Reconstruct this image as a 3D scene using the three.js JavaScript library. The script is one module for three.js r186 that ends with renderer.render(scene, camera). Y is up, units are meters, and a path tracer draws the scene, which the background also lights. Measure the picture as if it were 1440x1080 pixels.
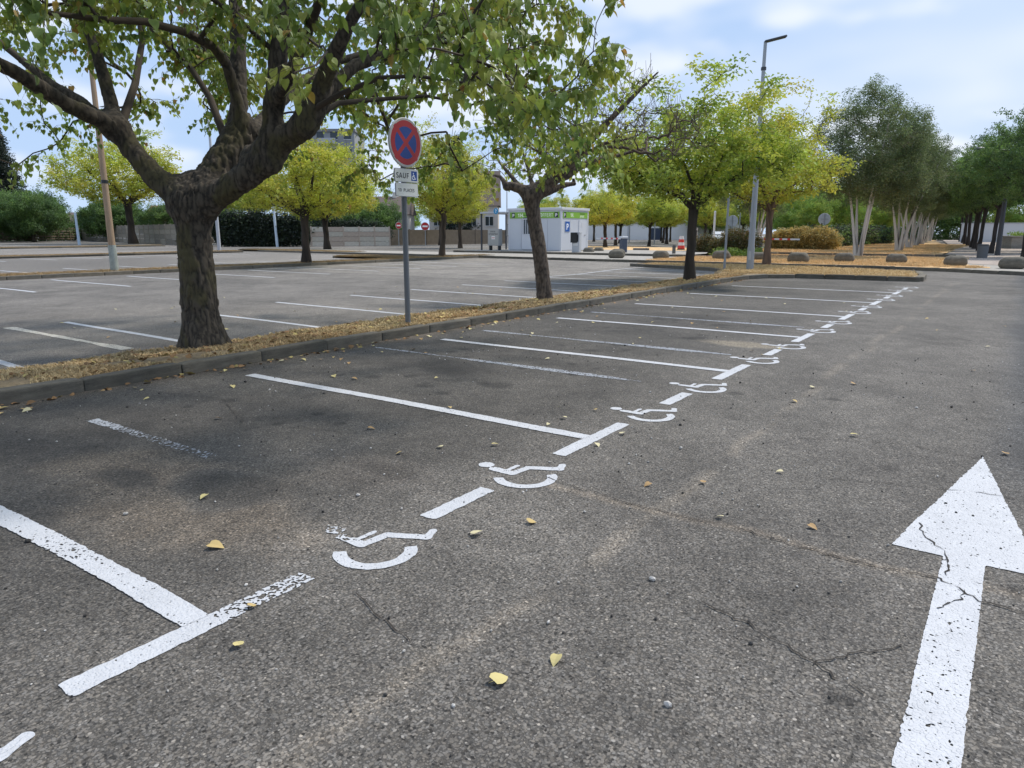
import * as THREE from 'three';
import { mergeGeometries, mergeVertices } from 'three/addons/utils/BufferGeometryUtils.js';
import { RoundedBoxGeometry } from 'three/addons/geometries/RoundedBoxGeometry.js';

// ---------- camera, sky, sun, exposure ----------
// World axes follow the car park: -z runs along the row of bays, +x crosses it towards the driving aisle.
const scene = new THREE.Scene();
const camera = new THREE.PerspectiveCamera(56.74, 4 / 3, 0.1, 1500);
camera.position.set(2.43, 1.5, 1.36);
camera.rotation.order = 'YXZ';
camera.rotation.y = THREE.MathUtils.degToRad(35.16);
camera.rotation.x = THREE.MathUtils.degToRad(-12.08);
const renderer = new THREE.WebGLRenderer({ antialias: true });
renderer.toneMapping = THREE.LinearToneMapping;
renderer.toneMappingExposure = 1.18;
renderer.shadowMap.enabled = true;

const SUN = new THREE.Vector3(0.42, 1.45, -0.95).normalize();
const sun = new THREE.DirectionalLight(new THREE.Color(1.0, 0.94, 0.85), 3.2);
sun.position.copy(SUN).multiplyScalar(90).add(new THREE.Vector3(-10, 0, -20));
sun.target.position.set(-10, 0, -20);
sun.castShadow = true; sun.shadow.radius = 13;
sun.shadow.mapSize.set(4096, 4096);
Object.assign(sun.shadow.camera, { left: -70, right: 70, top: 70, bottom: -70, near: 1, far: 260 });
scene.add(sun); scene.add(sun.target);

// ---------- random numbers and noise ----------
function rng(seed) {
  let a = seed >>> 0;
  return () => { a = (a + 0x6D2B79F5) >>> 0; let t = a; t = Math.imul(t ^ (t >>> 15), t | 1); t ^= t + Math.imul(t ^ (t >>> 7), t | 61); return ((t ^ (t >>> 14)) >>> 0) / 4294967296; };
}
const R = rng(7);
const rr = (a, b, r = R) => a + (b - a) * r();
const clamp = (v, a = 0, b = 1) => Math.min(b, Math.max(a, v));
const mix = (a, b, t) => a + (b - a) * t;
const sstep = (a, b, v) => { const t = clamp((v - a) / (b - a)); return t * t * (3 - 2 * t); };
function h3(x, y, z) { let h = Math.imul(x, 374761393) ^ Math.imul(y, 668265263) ^ Math.imul(z, 1274126177); h = Math.imul(h ^ (h >>> 13), 1103515245); h ^= h >>> 16; h = Math.imul(h, 2246822519); return ((h ^ (h >>> 15)) >>> 0) / 4294967296; }
function n3(x, y, z) {
  const X = Math.floor(x), Y = Math.floor(y), Z = Math.floor(z); let u = x - X, v = y - Y, w = z - Z;
  u = u * u * (3 - 2 * u); v = v * v * (3 - 2 * v); w = w * w * (3 - 2 * w);
  const L = (a, b, t) => a + (b - a) * t;
  return L(L(L(h3(X, Y, Z), h3(X + 1, Y, Z), u), L(h3(X, Y + 1, Z), h3(X + 1, Y + 1, Z), u), v), L(L(h3(X, Y, Z + 1), h3(X + 1, Y, Z + 1), u), L(h3(X, Y + 1, Z + 1), h3(X + 1, Y + 1, Z + 1), u), v), w);
}
function fbm(x, y, z = 0, oct = 4) { let s = 0, a = 0.5, t = 0; for (let i = 0; i < oct; i++) { s += a * n3(x, y, z + i * 7.3); t += a; a *= 0.5; x *= 2.03; y *= 2.03; z *= 2.03; } return s / t; }

// ---------- sky: thin hazy blue with veils and a few small clouds ----------
{
  const W = 1024, H = 512, d = new Float32Array(W * H * 4);
  for (let j = 0; j < H; j++) {
    const el = ((j + 0.5) / H - 0.5) * Math.PI, y = Math.sin(el), c = Math.cos(el);
    for (let i = 0; i < W; i++) {
      const az = ((i + 0.5) / W - 0.5) * 2 * Math.PI, x = Math.cos(az) * c, z = Math.sin(az) * c;
      const up = Math.max(y, 0), k = Math.pow(up, 0.6);
      let r = mix(0.50, 0.27, k), g = mix(0.65, 0.43, k), b = mix(0.87, 0.74, k);
      const q = 1 / (up + 0.16), px = x * q, pz = z * q;
      const veil = sstep(0.40, 0.74, fbm(px * 0.55 + 3.1, pz * 0.55 - 1.7, 0.5, 5) + 0.12 * (fbm(px * 2.2 + pz, pz * 0.7 - px * 0.5, 2.0, 4) - 0.5));
      const puff = sstep(0.51, 0.63, fbm(px * 1.5 + 9.2, pz * 1.5 + 4.4, 5.5, 5)) * sstep(0.0, 0.12, up);
      const cl = clamp(veil * 0.66 + puff * 0.6);
      r = mix(r, 0.88, cl); g = mix(g, 0.90, cl); b = mix(b, 0.95, cl);
      const dot = clamp(x * SUN.x + y * SUN.y + z * SUN.z, -1, 1), gl = Math.exp(-Math.pow(Math.acos(dot) / 0.5, 2));
      const o = (j * W + i) * 4;
      d[o] = r + gl * 0.5; d[o + 1] = g + gl * 0.47; d[o + 2] = b + gl * 0.4; d[o + 3] = 1;
    }
  }
  const t = new THREE.DataTexture(d, W, H, THREE.RGBAFormat, THREE.FloatType);
  t.mapping = THREE.EquirectangularReflectionMapping; t.magFilter = t.minFilter = THREE.LinearFilter; t.needsUpdate = true;
  scene.background = t; scene.environment = t;
}

// ---------- helpers for things and parts ----------
const taken = new Map();
function numbered(n) { const k = taken.get(n) || 0; taken.set(n, k + 1); return k ? `${n}_${String(k).padStart(3, '0')}` : n; }
function shadows(o) { o.traverse(m => { if (m.isMesh) { m.castShadow = true; m.receiveShadow = true; } }); return o; }
function thing(name, label, category, x = 0, y = 0, z = 0, turn = 0, group) {
  const o = new THREE.Group(); o.name = numbered(name); o.position.set(x, y, z); o.rotation.y = turn;
  o.userData = { label, category }; if (group) o.userData.group = group; scene.add(o); return o;
}
function setting(name, label, kind = 'structure') { const o = new THREE.Group(); o.name = numbered(name); o.userData = { label, kind, category: name.replace(/_/g, ' ').split(' ').slice(-2).join(' ') }; scene.add(o); return o; }
function part(name, geo, mat, parent, x = 0, y = 0, z = 0) { const m = new THREE.Mesh(geo, mat); m.name = name; m.position.set(x, y, z); m.castShadow = m.receiveShadow = true; parent.add(m); return m; }
function copyOf(o, label, x, y, z, turn = 0, scale = 1, group) {
  const c = o.clone(); c.name = numbered(o.name.replace(/_\d{3}$/, '')); c.position.set(x, y, z); c.rotation.y = turn;
  if (Array.isArray(scale)) c.scale.set(...scale); else c.scale.setScalar(scale);
  c.userData = { ...o.userData, label }; if (group) c.userData.group = group; scene.add(c); return c;
}
const lin = (r, g, b) => new THREE.Color().setRGB(r, g, b);
function std(r, g, b, rough = 0.8, extra = {}) { return new THREE.MeshStandardMaterial({ color: lin(r, g, b), roughness: rough, ...extra }); }
const box = (w, h, d, x = 0, y = 0, z = 0) => new THREE.BoxGeometry(w, h, d).translate(x, y, z);
const rbox = (w, h, d, r = 0.01, x = 0, y = 0, z = 0) => new RoundedBoxGeometry(w, h, d, 2, r).translate(x, y, z);
const cyl = (r0, r1, h, n = 16, x = 0, y = 0, z = 0) => new THREE.CylinderGeometry(r1, r0, h, n).translate(x, y + h / 2, z);
function merge(list) { return mergeGeometries(list.map(g => { const q = g.index ? g.toNonIndexed() : g; for (const k of Object.keys(q.attributes)) if (!['position', 'normal', 'uv'].includes(k)) q.deleteAttribute(k); return q; })); }

// ---------- procedural textures ----------
function dataTex(w, h, fill, srgb = false) {
  const d = new Uint8Array(w * h * 4); fill(d, w, h);
  const t = new THREE.DataTexture(d, w, h, THREE.RGBAFormat, THREE.UnsignedByteType);
  t.wrapS = t.wrapT = THREE.RepeatWrapping; t.magFilter = THREE.LinearFilter; t.minFilter = THREE.LinearMipmapLinearFilter; t.generateMipmaps = true;
  if (srgb) t.colorSpace = THREE.SRGBColorSpace; t.needsUpdate = true; return t;
}
const toS = v => 255 * (v <= 0.0031308 ? 12.92 * v : 1.055 * Math.pow(v, 1 / 2.4) - 0.055);
// tar and stone chips: jittered cells, one tone per chip, dark binder between them (tile = 3 m)
const ASPH = (() => {
  const N = 2048, cells = 300, cs = N / cells, col = new Uint8Array(N * N * 4), bmp = new Uint8Array(N * N * 4), pw = new Uint8Array(N * N * 4);
  const rand = rng(91), K = cells * cells, px = new Float32Array(K), py = new Float32Array(K), ra = new Float32Array(K), st = new Float32Array(K), tone = new Float32Array(K), hgt = new Float32Array(K), warm = new Float32Array(K);
  for (let k = 0; k < K; k++) { px[k] = rand(); py[k] = rand(); ra[k] = rr(0.22, 0.72, rand) * (rand() < 0.2 ? 0.6 : 1); st[k] = rr(0.7, 1.4, rand); const q = rand(); tone[k] = q < 0.025 ? rr(0.42, 0.58, rand) : q < 0.33 ? rr(0.26, 0.35, rand) : q < 0.84 ? rr(0.19, 0.29, rand) : rr(0.03, 0.09, rand); hgt[k] = q < 0.84 ? rr(0.45, 1, rand) : rr(0.02, 0.15, rand); warm[k] = rr(-0.02, 0.035, rand); }
  const M2 = 512, fine = new Float32Array(M2 * M2); for (let k = 0; k < M2 * M2; k++) fine[k] = rand();
  for (let y = 0; y < N; y++) for (let x = 0; x < N; x++) {
    const cx = Math.floor(x / cs), cy = Math.floor(y / cs); let best = -9, id = 0;
    for (let j = -1; j <= 1; j++) for (let i = -1; i <= 1; i++) {
      const k = ((cy + j + cells) % cells) * cells + (cx + i + cells) % cells, dx = (x / cs - (cx + i + px[k])) * st[k], dy = (y / cs - (cy + j + py[k])) / st[k], e = ra[k] - Math.sqrt(dx * dx + dy * dy);
      if (e > best) { best = e; id = k; }
    }
    const f0 = fine[(y % M2) * M2 + x % M2], f1 = fine[((y >> 1) % M2) * M2 + (x >> 1) % M2], e = sstep(-0.05, 0.10, best), o = (y * N + x) * 4;
    const matrix = 0.075 + 0.12 * f1 * f0 + 0.05 * f0, f = mix(matrix, tone[id] * (0.9 + 0.2 * f0), e);
    col[o] = toS(f * (1 + warm[id])); col[o + 1] = toS(f); col[o + 2] = toS(f * (1 - warm[id] * 1.4)); col[o + 3] = 255;
    const hh = 255 * clamp(mix(0.16 + 0.2 * f1, hgt[id], e)); bmp[o] = bmp[o + 1] = bmp[o + 2] = hh; bmp[o + 3] = 255;
    const pt = 255 * clamp(mix(0.2 + 0.5 * f1, 0.08 + hgt[id], e)); pw[o] = pw[o + 1] = pw[o + 2] = pt; pw[o + 3] = 255;
  }
  const mk = (d, s) => { const t = new THREE.DataTexture(d, N, N, THREE.RGBAFormat, THREE.UnsignedByteType); t.wrapS = t.wrapT = THREE.RepeatWrapping; t.magFilter = THREE.LinearFilter; t.minFilter = THREE.LinearMipmapLinearFilter; t.generateMipmaps = true; if (s) t.colorSpace = THREE.SRGBColorSpace; t.needsUpdate = true; return t; };
  return { col: mk(col, true), bmp: mk(bmp, false), paint: mk(pw, false) };
})();
const TILE = 3;
// concrete / stone: mottled, pitted (tile = 1.5 m)
function mottled(seed, base, vary, spots, N = 512) {
  const rand = rng(seed), sp = []; for (let i = 0; i < spots; i++) sp.push([rand() * N, rand() * N, rr(0.6, 2.6, rand), rr(-0.5, 0.25, rand)]);
  const v = new Float32Array(N * N);
  for (let y = 0; y < N; y++) for (let x = 0; x < N; x++) {
    const per = (f, s) => { const X = x / N * f, Y = y / N * f, u = x / N, w = y / N; return mix(mix(fbm(X, Y, s, 3), fbm(X - f, Y, s, 3), u), mix(fbm(X, Y - f, s, 3), fbm(X - f, Y - f, s, 3), u), w); };
    v[y * N + x] = 1 + vary * ((per(6, seed) - 0.5) * 1.6 + (h3(x, y, seed) - 0.5) * 0.7 + (per(40, seed + 3) - 0.5) * 1.2);
  }
  for (const [sx, sy, sr, st] of sp) for (let j = -3; j <= 3; j++) for (let i = -3; i <= 3; i++) if (i * i + j * j <= sr * sr) { const k = ((Math.floor(sy) + j + N) % N) * N + ((Math.floor(sx) + i + N) % N); v[k] *= 1 + st; }
  return { map: dataTex(N, N, d => { for (let k = 0; k < N * N; k++) { const f = clamp(v[k], 0.2, 1.9); d[k * 4] = clamp(toS(base[0] * f), 0, 255); d[k * 4 + 1] = clamp(toS(base[1] * f), 0, 255); d[k * 4 + 2] = clamp(toS(base[2] * f), 0, 255); d[k * 4 + 3] = 255; } }, true),
    bump: dataTex(N, N, d => { for (let k = 0; k < N * N; k++) { d[k * 4] = d[k * 4 + 1] = d[k * 4 + 2] = clamp(v[k] * 0.5) * 255; d[k * 4 + 3] = 255; } }) };
}
const CONC = mottled(21, [0.21, 0.195, 0.17], 0.55, 900), PALE = mottled(22, [0.34, 0.315, 0.275], 0.4, 500), SOIL = mottled(23, [0.27, 0.20, 0.115], 0.9, 2600), PATH = mottled(25, [0.36, 0.30, 0.255], 0.45, 900);
const M = {
  asphalt: new THREE.MeshStandardMaterial({ map: ASPH.col, bumpMap: ASPH.bmp, bumpScale: 0.0035, roughness: 0.92, vertexColors: true }),
  kerb: new THREE.MeshStandardMaterial({ map: CONC.map, bumpMap: CONC.bump, bumpScale: 0.006, roughness: 0.95, color: lin(0.6, 0.59, 0.55) }),
  kerbB: new THREE.MeshStandardMaterial({ map: CONC.map, bumpMap: CONC.bump, bumpScale: 0.006, roughness: 0.95, color: lin(0.48, 0.47, 0.43) }),
  kerbC: new THREE.MeshStandardMaterial({ map: CONC.map, bumpMap: CONC.bump, bumpScale: 0.006, roughness: 0.95, color: lin(0.72, 0.68, 0.6) }),
  pale: new THREE.MeshStandardMaterial({ map: PALE.map, bumpMap: PALE.bump, bumpScale: 0.004, roughness: 0.95 }),
  path: new THREE.MeshStandardMaterial({ map: PATH.map, bumpMap: PATH.bump, bumpScale: 0.004, roughness: 0.95 }),
  soil: new THREE.MeshStandardMaterial({ map: SOIL.map, bumpMap: SOIL.bump, bumpScale: 0.02, roughness: 1 }),
  soilOrange: new THREE.MeshStandardMaterial({ map: SOIL.map, bumpMap: SOIL.bump, bumpScale: 0.02, roughness: 1, color: lin(2.3, 2.05, 1.75) }),
  paint: new THREE.MeshStandardMaterial({ color: lin(0.54, 0.55, 0.565), roughness: 0.75, bumpMap: ASPH.bmp, bumpScale: 0.003, vertexColors: true, alphaMap: ASPH.paint, alphaTest: 0.13 }),
  crack: std(0.035, 0.03, 0.025, 1), dust: std(0.24, 0.20, 0.155, 1),
  bark: new THREE.MeshStandardMaterial({ color: lin(1, 1, 1), roughness: 0.98, vertexColors: true }),
  steel: std(0.30, 0.32, 0.34, 0.45, { metalness: 0.55 }), darksteel: std(0.06, 0.065, 0.075, 0.5, { metalness: 0.4 }),
  white: std(0.6, 0.615, 0.64, 0.5), grey: std(0.42, 0.44, 0.47, 0.55), black: std(0.012, 0.013, 0.016, 0.35), red: std(0.55, 0.04, 0.03, 0.5), glass: std(0.03, 0.04, 0.05, 0.08),
  blackRubber: std(0.02, 0.02, 0.02, 0.9),
};

// ---------- ground ----------
function blob(x, z, cx, cz, rx, rz, soft = 0.35, seed = 0) { const d = Math.hypot((x - cx) / rx, (z - cz) / rz) + 1.3 * (fbm(x * 1.9 + seed, z * 1.9, seed, 4) - 0.5); return 1 - sstep(1 - soft, 1 + soft, d); }
const DRIPS = []; { const q = rng(313); for (let k = 0; k < 70; k++) { const bay = Math.floor(q() * 7), cx = q() < 0.7 ? rr(-3.4, -1.2, q) : rr(-4, 3.5, q); DRIPS.push([cx, -(bay + 0.5) * 1.57 + rr(-0.35, 0.35, q) - (q() < 0.5 ? 0 : 1.5), rr(0.025, 0.09, q) * (q() < 0.15 ? 2 : 1)]); } }   // oil drips under parked cars
function groundTone(x, z) {
  const b = fbm(x * 0.35 + 11, z * 0.35, 1, 4), m = fbm(x * 1.3, z * 1.3 + 5, 2, 4), s = fbm(x * 6, z * 6, 3, 3), g = fbm(x * 22, z * 22, 4, 2);
  let v = 0.66 * (0.66 + 0.42 * b + 0.62 * (m - 0.5) + 0.42 * (s - 0.5) + 0.28 * (g - 0.5));
  let R0 = 1.09, G0 = 1.0, B0 = 0.88;
  if (x > -4.9 && x < -0.02) v *= mix(1, 0.70, sstep(-0.02, -0.9, x) * (0.75 + 0.5 * fbm(x * 0.8, z * 0.8, 9, 3)));   // parked-on bays are darker
  if (x < -6.4) v *= 1.25;   // older surface beyond the verge
  const add = (w, r, g2, bb) => { const k = clamp(w); R0 = mix(R0, r, k); G0 = mix(G0, g2, k); B0 = mix(B0, bb, k); };
  if (x > -5 && x < 5 && z > -14) {
    // sandy, brownish stains in the first bays
    const sandy = blob(x, z, -1.5, -0.75, 0.95, 0.5, 0.3, 3) * (1 - 0.9 * blob(x, z, -1.25, -0.95, 0.38, 0.26, 0.2, 8)) * (1 - 0.8 * blob(x, z, -2.0, -0.7, 0.3, 0.14, 0.2, 5));
    add(sandy * 0.9, 1.30, 1.08, 0.84); v *= 1 + 0.50 * sandy;
    const s2 = blob(x, z, -0.9, -1.7, 0.5, 0.3, 0.4, 12); add(s2 * 0.6, 1.2, 1.05, 0.9); v *= 1 + 0.25 * s2;
    const s3 = blob(x, z, -0.6, -8.3, 0.55, 0.22, 0.3, 15); add(s3, 1.25, 1.08, 0.82); v *= 1 + 0.9 * s3;
    for (const [ox, oz, ra, rb, q] of [[-1.25, -0.98, 0.34, 0.2, 0.35], [-2.0, -0.7, 0.3, 0.12, 0.3], [-0.75, -1.75, 0.3, 0.12, 0.3], [-2.6, -4.7, 0.5, 0.35, 0.35], [-2.3, -5.6, 0.7, 0.2, 0.3], [-2.4, -11, 0.9, 0.4, 0.3], [-3.6, -1.4, 0.8, 0.3, 0.2]]) v *= 1 - q * blob(x, z, ox, oz, ra, rb, 0.35, ox * 7);
  }
  for (const [ox, oz, r] of DRIPS) { const d = Math.hypot(x - ox, z - oz); if (d < r * 1.6) v *= 1 - 0.5 * (1 - sstep(r * 0.6, r * 1.3, d + r * 0.5 * (g - 0.5))); }
  // long sandy joint between two laid strips of asphalt
  const jd = Math.abs(x - (0.92 + 0.10 * (fbm(z * 0.8, 3, 5, 3) - 0.5) * 2)); const jo = (1 - sstep(0.01, 0.08, jd)) * sstep(0.42, 0.62, fbm(z * 2.6, x * 6, 6, 3) + 0.08);
  if (z > -24 && z < 4) { add(jo * 0.8, 1.22, 1.07, 0.88); v *= 1 + 0.30 * jo; }
  const cz = -2.1 + 0.1 * (fbm(x * 2, 9, 2, 3) - 0.5), cd = Math.abs(z - cz);
  if (x > 0.2 && x < 4 && cd < 0.25) { const c = (1 - sstep(0.005, 0.07, cd)) * sstep(0.38, 0.6, fbm(x * 3, z * 5, 8, 3) + 0.08); add(c * 0.8, 1.26, 1.06, 0.84); v *= 1 + 0.28 * c; }
  // newer, darker strip on the far side of the aisle
  const np = sstep(2.25, 2.75, x + 0.5 * (fbm(z * 0.5, x, 4, 3) - 0.5)) * sstep(-2.5, -5.5, z); add(np * 0.8, 0.97, 1.0, 1.05); v *= 1 - 0.42 * np;
  // grit gathered along the kerb
  if (x > -4.85 && x < -4.2 && z > -23) { const k = sstep(-4.35, -4.8, x + 0.2 * (s - 0.5)) * (0.5 + 0.7 * m); add(k, 1.25, 1.05, 0.84); v *= 1 + 0.35 * k; }
  if (x < -10.8 && z < -17 && z > -32) v *= 1.35;   // lane asphalt made paler, its edge along the painted line
  return [clamp(v * R0, 0.05, 1.4), clamp(v * G0, 0.05, 1.4), clamp(v * B0, 0.05, 1.4)];
}
function sheet(x0, x1, z0, z1, cell, y = 0, tone = groundTone, tile = TILE) {
  const nx = Math.max(1, Math.ceil(Math.abs(x1 - x0) / cell)), nz = Math.max(1, Math.ceil(Math.abs(z1 - z0) / cell));
  const P = new Float32Array((nx + 1) * (nz + 1) * 3), N = new Float32Array(P.length), U = new Float32Array((nx + 1) * (nz + 1) * 2), C = new Float32Array(P.length), I = [];
  for (let j = 0; j <= nz; j++) for (let i = 0; i <= nx; i++) {
    const k = j * (nx + 1) + i, x = mix(x0, x1, i / nx), z = mix(z0, z1, j / nz), c = tone(x, z);
    P[k * 3] = x; P[k * 3 + 1] = y; P[k * 3 + 2] = z; N[k * 3 + 1] = 1; U[k * 2] = x / tile; U[k * 2 + 1] = -z / tile; C.set(c, k * 3);
    if (i < nx && j < nz) { const a = k, b = k + 1, c2 = k + nx + 1, d = c2 + 1; I.push(a, b, c2, b, d, c2); }
  }
  const g = new THREE.BufferGeometry(); g.setAttribute('position', new THREE.BufferAttribute(P, 3)); g.setAttribute('normal', new THREE.BufferAttribute(N, 3)); g.setAttribute('uv', new THREE.BufferAttribute(U, 2)); g.setAttribute('color', new THREE.BufferAttribute(C, 3)); g.setIndex(I);
  return g;
}
const ground = setting('ground', 'weathered grey asphalt of the car park with white painted markings');
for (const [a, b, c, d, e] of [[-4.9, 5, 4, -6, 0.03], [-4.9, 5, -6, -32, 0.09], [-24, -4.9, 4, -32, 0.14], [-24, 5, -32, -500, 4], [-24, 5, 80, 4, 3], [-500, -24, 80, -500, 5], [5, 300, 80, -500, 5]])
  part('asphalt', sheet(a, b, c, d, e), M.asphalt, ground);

// ---------- painted markings: outlines taken from a distance field, so edges stay ragged and worn places open up ----------
function paintGeo(field, x0, x1, z0, z1, cell) {
  const nx = Math.ceil((x1 - x0) / cell), nz = Math.ceil((z1 - z0) / cell), V = [], S = new Float32Array((nx + 1) * (nz + 1));
  for (let j = 0; j <= nz; j++) for (let i = 0; i <= nx; i++) S[j * (nx + 1) + i] = field(x0 + i * cell, z0 + j * cell);
  const poly = [];
  for (let j = 0; j < nz; j++) for (let i = 0; i < nx; i++) {
    const c = [[i, j], [i + 1, j], [i + 1, j + 1], [i, j + 1]], s = c.map(([a, b]) => S[b * (nx + 1) + a]);
    if (s.every(v => v >= 0)) continue; poly.length = 0;
    for (let k = 0; k < 4; k++) {
      const n = (k + 1) % 4, A = c[k], B = c[n];
      if (s[k] < 0) poly.push(A);
      if ((s[k] < 0) !== (s[n] < 0)) { const t = s[k] / (s[k] - s[n]); poly.push([mix(A[0], B[0], t), mix(A[1], B[1], t)]); }
    }
    for (let k = 1; k + 1 < poly.length; k++) for (const q of [poly[0], poly[k + 1], poly[k]]) V.push(x0 + q[0] * cell, 0, z0 + q[1] * cell);
  }
  const n = V.length / 3, P = new Float32Array(V), N = new Float32Array(V.length), U = new Float32Array(n * 2), C = new Float32Array(V.length);
  for (let k = 0; k < n; k++) { const x = P[k * 3], z = P[k * 3 + 2], t = 0.93 + 0.16 * (fbm(x * 9, z * 9, 1, 3) - 0.5) + 0.12 * (h3(Math.floor(x * 180), 3, Math.floor(z * 180)) - 0.5); N[k * 3 + 1] = 1; U[k * 2] = x / TILE; U[k * 2 + 1] = -z / TILE; C[k * 3] = t; C[k * 3 + 1] = t; C[k * 3 + 2] = t * 1.01; }
  const g = new THREE.BufferGeometry(); g.setAttribute('position', new THREE.BufferAttribute(P, 3)); g.setAttribute('normal', new THREE.BufferAttribute(N, 3)); g.setAttribute('uv', new THREE.BufferAttribute(U, 2)); g.setAttribute('color', new THREE.BufferAttribute(C, 3));
  return g;
}
const rectF = (x, z, cx, cz, hx, hz) => Math.max(Math.abs(x - cx) - hx, Math.abs(z - cz) - hz);
const ragged = (x, z, s) => 0.006 * (fbm(x * 40, z * 40, s, 2) - 0.5) * 2 + 0.010 * (fbm(x * 5, z * 5, s + 4, 2) - 0.5);
const pits = (x, z, s, amount) => 0.012 * (amount - fbm(x * 105, z * 105, s, 2));          // above 0 where chips poke through
const seg = (x, z, ax, az, bx, bz) => { const t = clamp(((x - ax) * (bx - ax) + (z - az) * (bz - az)) / ((bx - ax) ** 2 + (bz - az) ** 2)); return Math.hypot(x - ax - t * (bx - ax), z - az - t * (bz - az)); };
const paintMats = [M.paint];
function mark(name, geo, x, z, turn = 0, mat = M.paint, y = 0.004) { const m = part(name, geo, mat, ground, x, y, z); m.rotation.y = turn; return m; }
const BAY = 3.14;
const dashT = [0, 1, 2].map(s => paintGeo((x, z) => Math.max(rectF(x, z, 0, 0, 0.055, 0.5) + ragged(x, z, s), -1), -0.09, 0.09, -0.55, 0.55, 0.014));
const dashTworn = paintGeo((x, z) => Math.max(rectF(x, z, 0, 0, 0.055, 0.5) + ragged(x, z, 7), pits(x, z, 7, mix(0.15, 0.47, sstep(0.02, -0.14, z)))), -0.09, 0.09, -0.55, 0.55, 0.005);
const dashM = [0, 1].map(s => paintGeo((x, z) => Math.max(rectF(x, z, 0, 0, 0.055, 0.27) + ragged(x + 3 * s, z, s), -1), -0.09, 0.09, -0.32, 0.32, 0.014));
const lineG = [0, 1, 2].map(s => paintGeo((x, z) => Math.max(rectF(x, z, -2.12, 0.012 * Math.sin(x * 1.7 + s), 2.06, 0.06) + ragged(x, z + 5 * s, s), s === 0 ? pits(x, z, 6, mix(0.1, 0.36, Math.exp(-(((x + 1.15) / 0.4) ** 2)))) : -1), -4.25, -0.0, -0.1, 0.1, s === 0 ? 0.008 : 0.016));
function symbol(seed, wornHead) {
  return paintGeo((x, z) => {
    const a = -z, b = -x; let d = Math.hypot(a + 0.02, (b - 0.265) * 0.95) - 0.048;
    const arc = Math.hypot(a + 0.07, b + 0.065), an = Math.atan2(b + 0.065, a + 0.07), mid = (an + 6.2832 - 2.25) % 6.2832;   // ring open towards the body
    d = Math.min(d, Math.max(Math.abs(arc - 0.162) - 0.030, mid < 3.35 ? -1 : 0.02));
    d = Math.min(d, seg(a, b, -0.055, 0.18, -0.06, 0.035) - 0.032, seg(a, b, -0.06, 0.035, 0.085, 0.015) - 0.028, seg(a, b, 0.085, 0.015, 0.175, -0.16) - 0.029, seg(a, b, 0.175, -0.16, 0.25, -0.135) - 0.023, seg(a, b, -0.05, 0.095, 0.075, 0.092) - 0.016);
    return Math.max(d + ragged(x, z, seed) * 0.7, wornHead ? pits(x, z, seed + 9, mix(0.1, 0.53, sstep(0.04, 0.16, b))) : -1);
  }, -0.36, 0.36, -0.34, 0.32, wornHead ? 0.0055 : 0.010);
}
const symG = [symbol(1, true), symbol(2, false), symbol(3, false)];
for (let i = -1; i <= 6; i++) {
  const z = -i * BAY;
  mark('bay_dash', i === 0 ? dashTworn : dashT[(i + 3) % 3], 0, z);
  mark('bay_line', lineG[i === 0 ? 0 : 1 + (i + 2) % 2], 0.015, z, 0, M.paint, 0.0055);
  mark('bay_dash', dashM[(i + 2) % 2], 0, z - BAY / 2);
  for (const s of [-1, 1]) { const m = mark('wheelchair_symbol', symG[i === 0 && s === 1 ? 0 : 1 + (i + 3 + s) % 2], 0, z - BAY / 2 + s * 0.64 + 0.0); m.scale.setScalar(1.04); }
}
const arrowG = paintGeo((x, z) => {
  const stem = rectF(x, z, 0, 1.2, 0.083, 1.75), hz = (z + 2.0) / 1.9, head = Math.max(Math.abs(x) - 0.305 * hz, z + 0.1) * 0.7;
  return Math.max(Math.min(stem, head) + ragged(x, z, 2) * 0.7, pits(x, z, 5, 0.20 + 0.08 * sstep(-0.6, 1.0, z)));
}, -0.36, 0.36, -2.1, 3.0, 0.009);
mark('direction_arrow', arrowG, 2.385, -2.26);
// faded lines of an older layout
const fadedMat = new THREE.MeshStandardMaterial({ color: lin(0.33, 0.35, 0.38), roughness: 0.8, vertexColors: true });
const faded = [0, 1].map(s => paintGeo((x, z) => Math.max(rectF(x, z, -2, 0, 1.95, 0.045) + ragged(x, z, s) + 0.05 * (0.5 - fbm(x * 1.1 + s * 9, z, s, 3)) * 2, pits(x, z, s + 2, 0.44)), -4.1, 0, -0.1, 0.1, 0.01));
mark('faded_line', faded[0], -0.5, -5.22, 0, fadedMat); mark('faded_line', faded[1], -0.3, -7.35, 0, fadedMat); mark('faded_line', faded[1], -0.2, -10.6, 0, fadedMat);
mark('faded_line', paintGeo((x, z) => Math.max(rectF(x, z, -0.85, 0, 0.85, 0.05) + ragged(x, z, 4), pits(x, z, 3, mix(0.60, 0.42, sstep(-0.9, -1.6, x)))), -1.75, 0, -0.1, 0.1, 0.012), -1.9, -1.25, 0, fadedMat);
const old2 = paintGeo((x, z) => Math.max(rectF(x, z, -1.85, 0, 1.85, 0.05) + ragged(x, z, 6) + 0.10 * (0.5 - fbm(x * 1.0, 2, 3, 2)) * 2, pits(x, z, 1, 0.36)), -3.75, 0, -0.1, 0.1, 0.014);
mark('faded_line', old2, -6.95, -3.25, 0, new THREE.MeshStandardMaterial({ color: lin(0.5, 0.47, 0.4), roughness: 0.8, vertexColors: true }));
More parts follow.
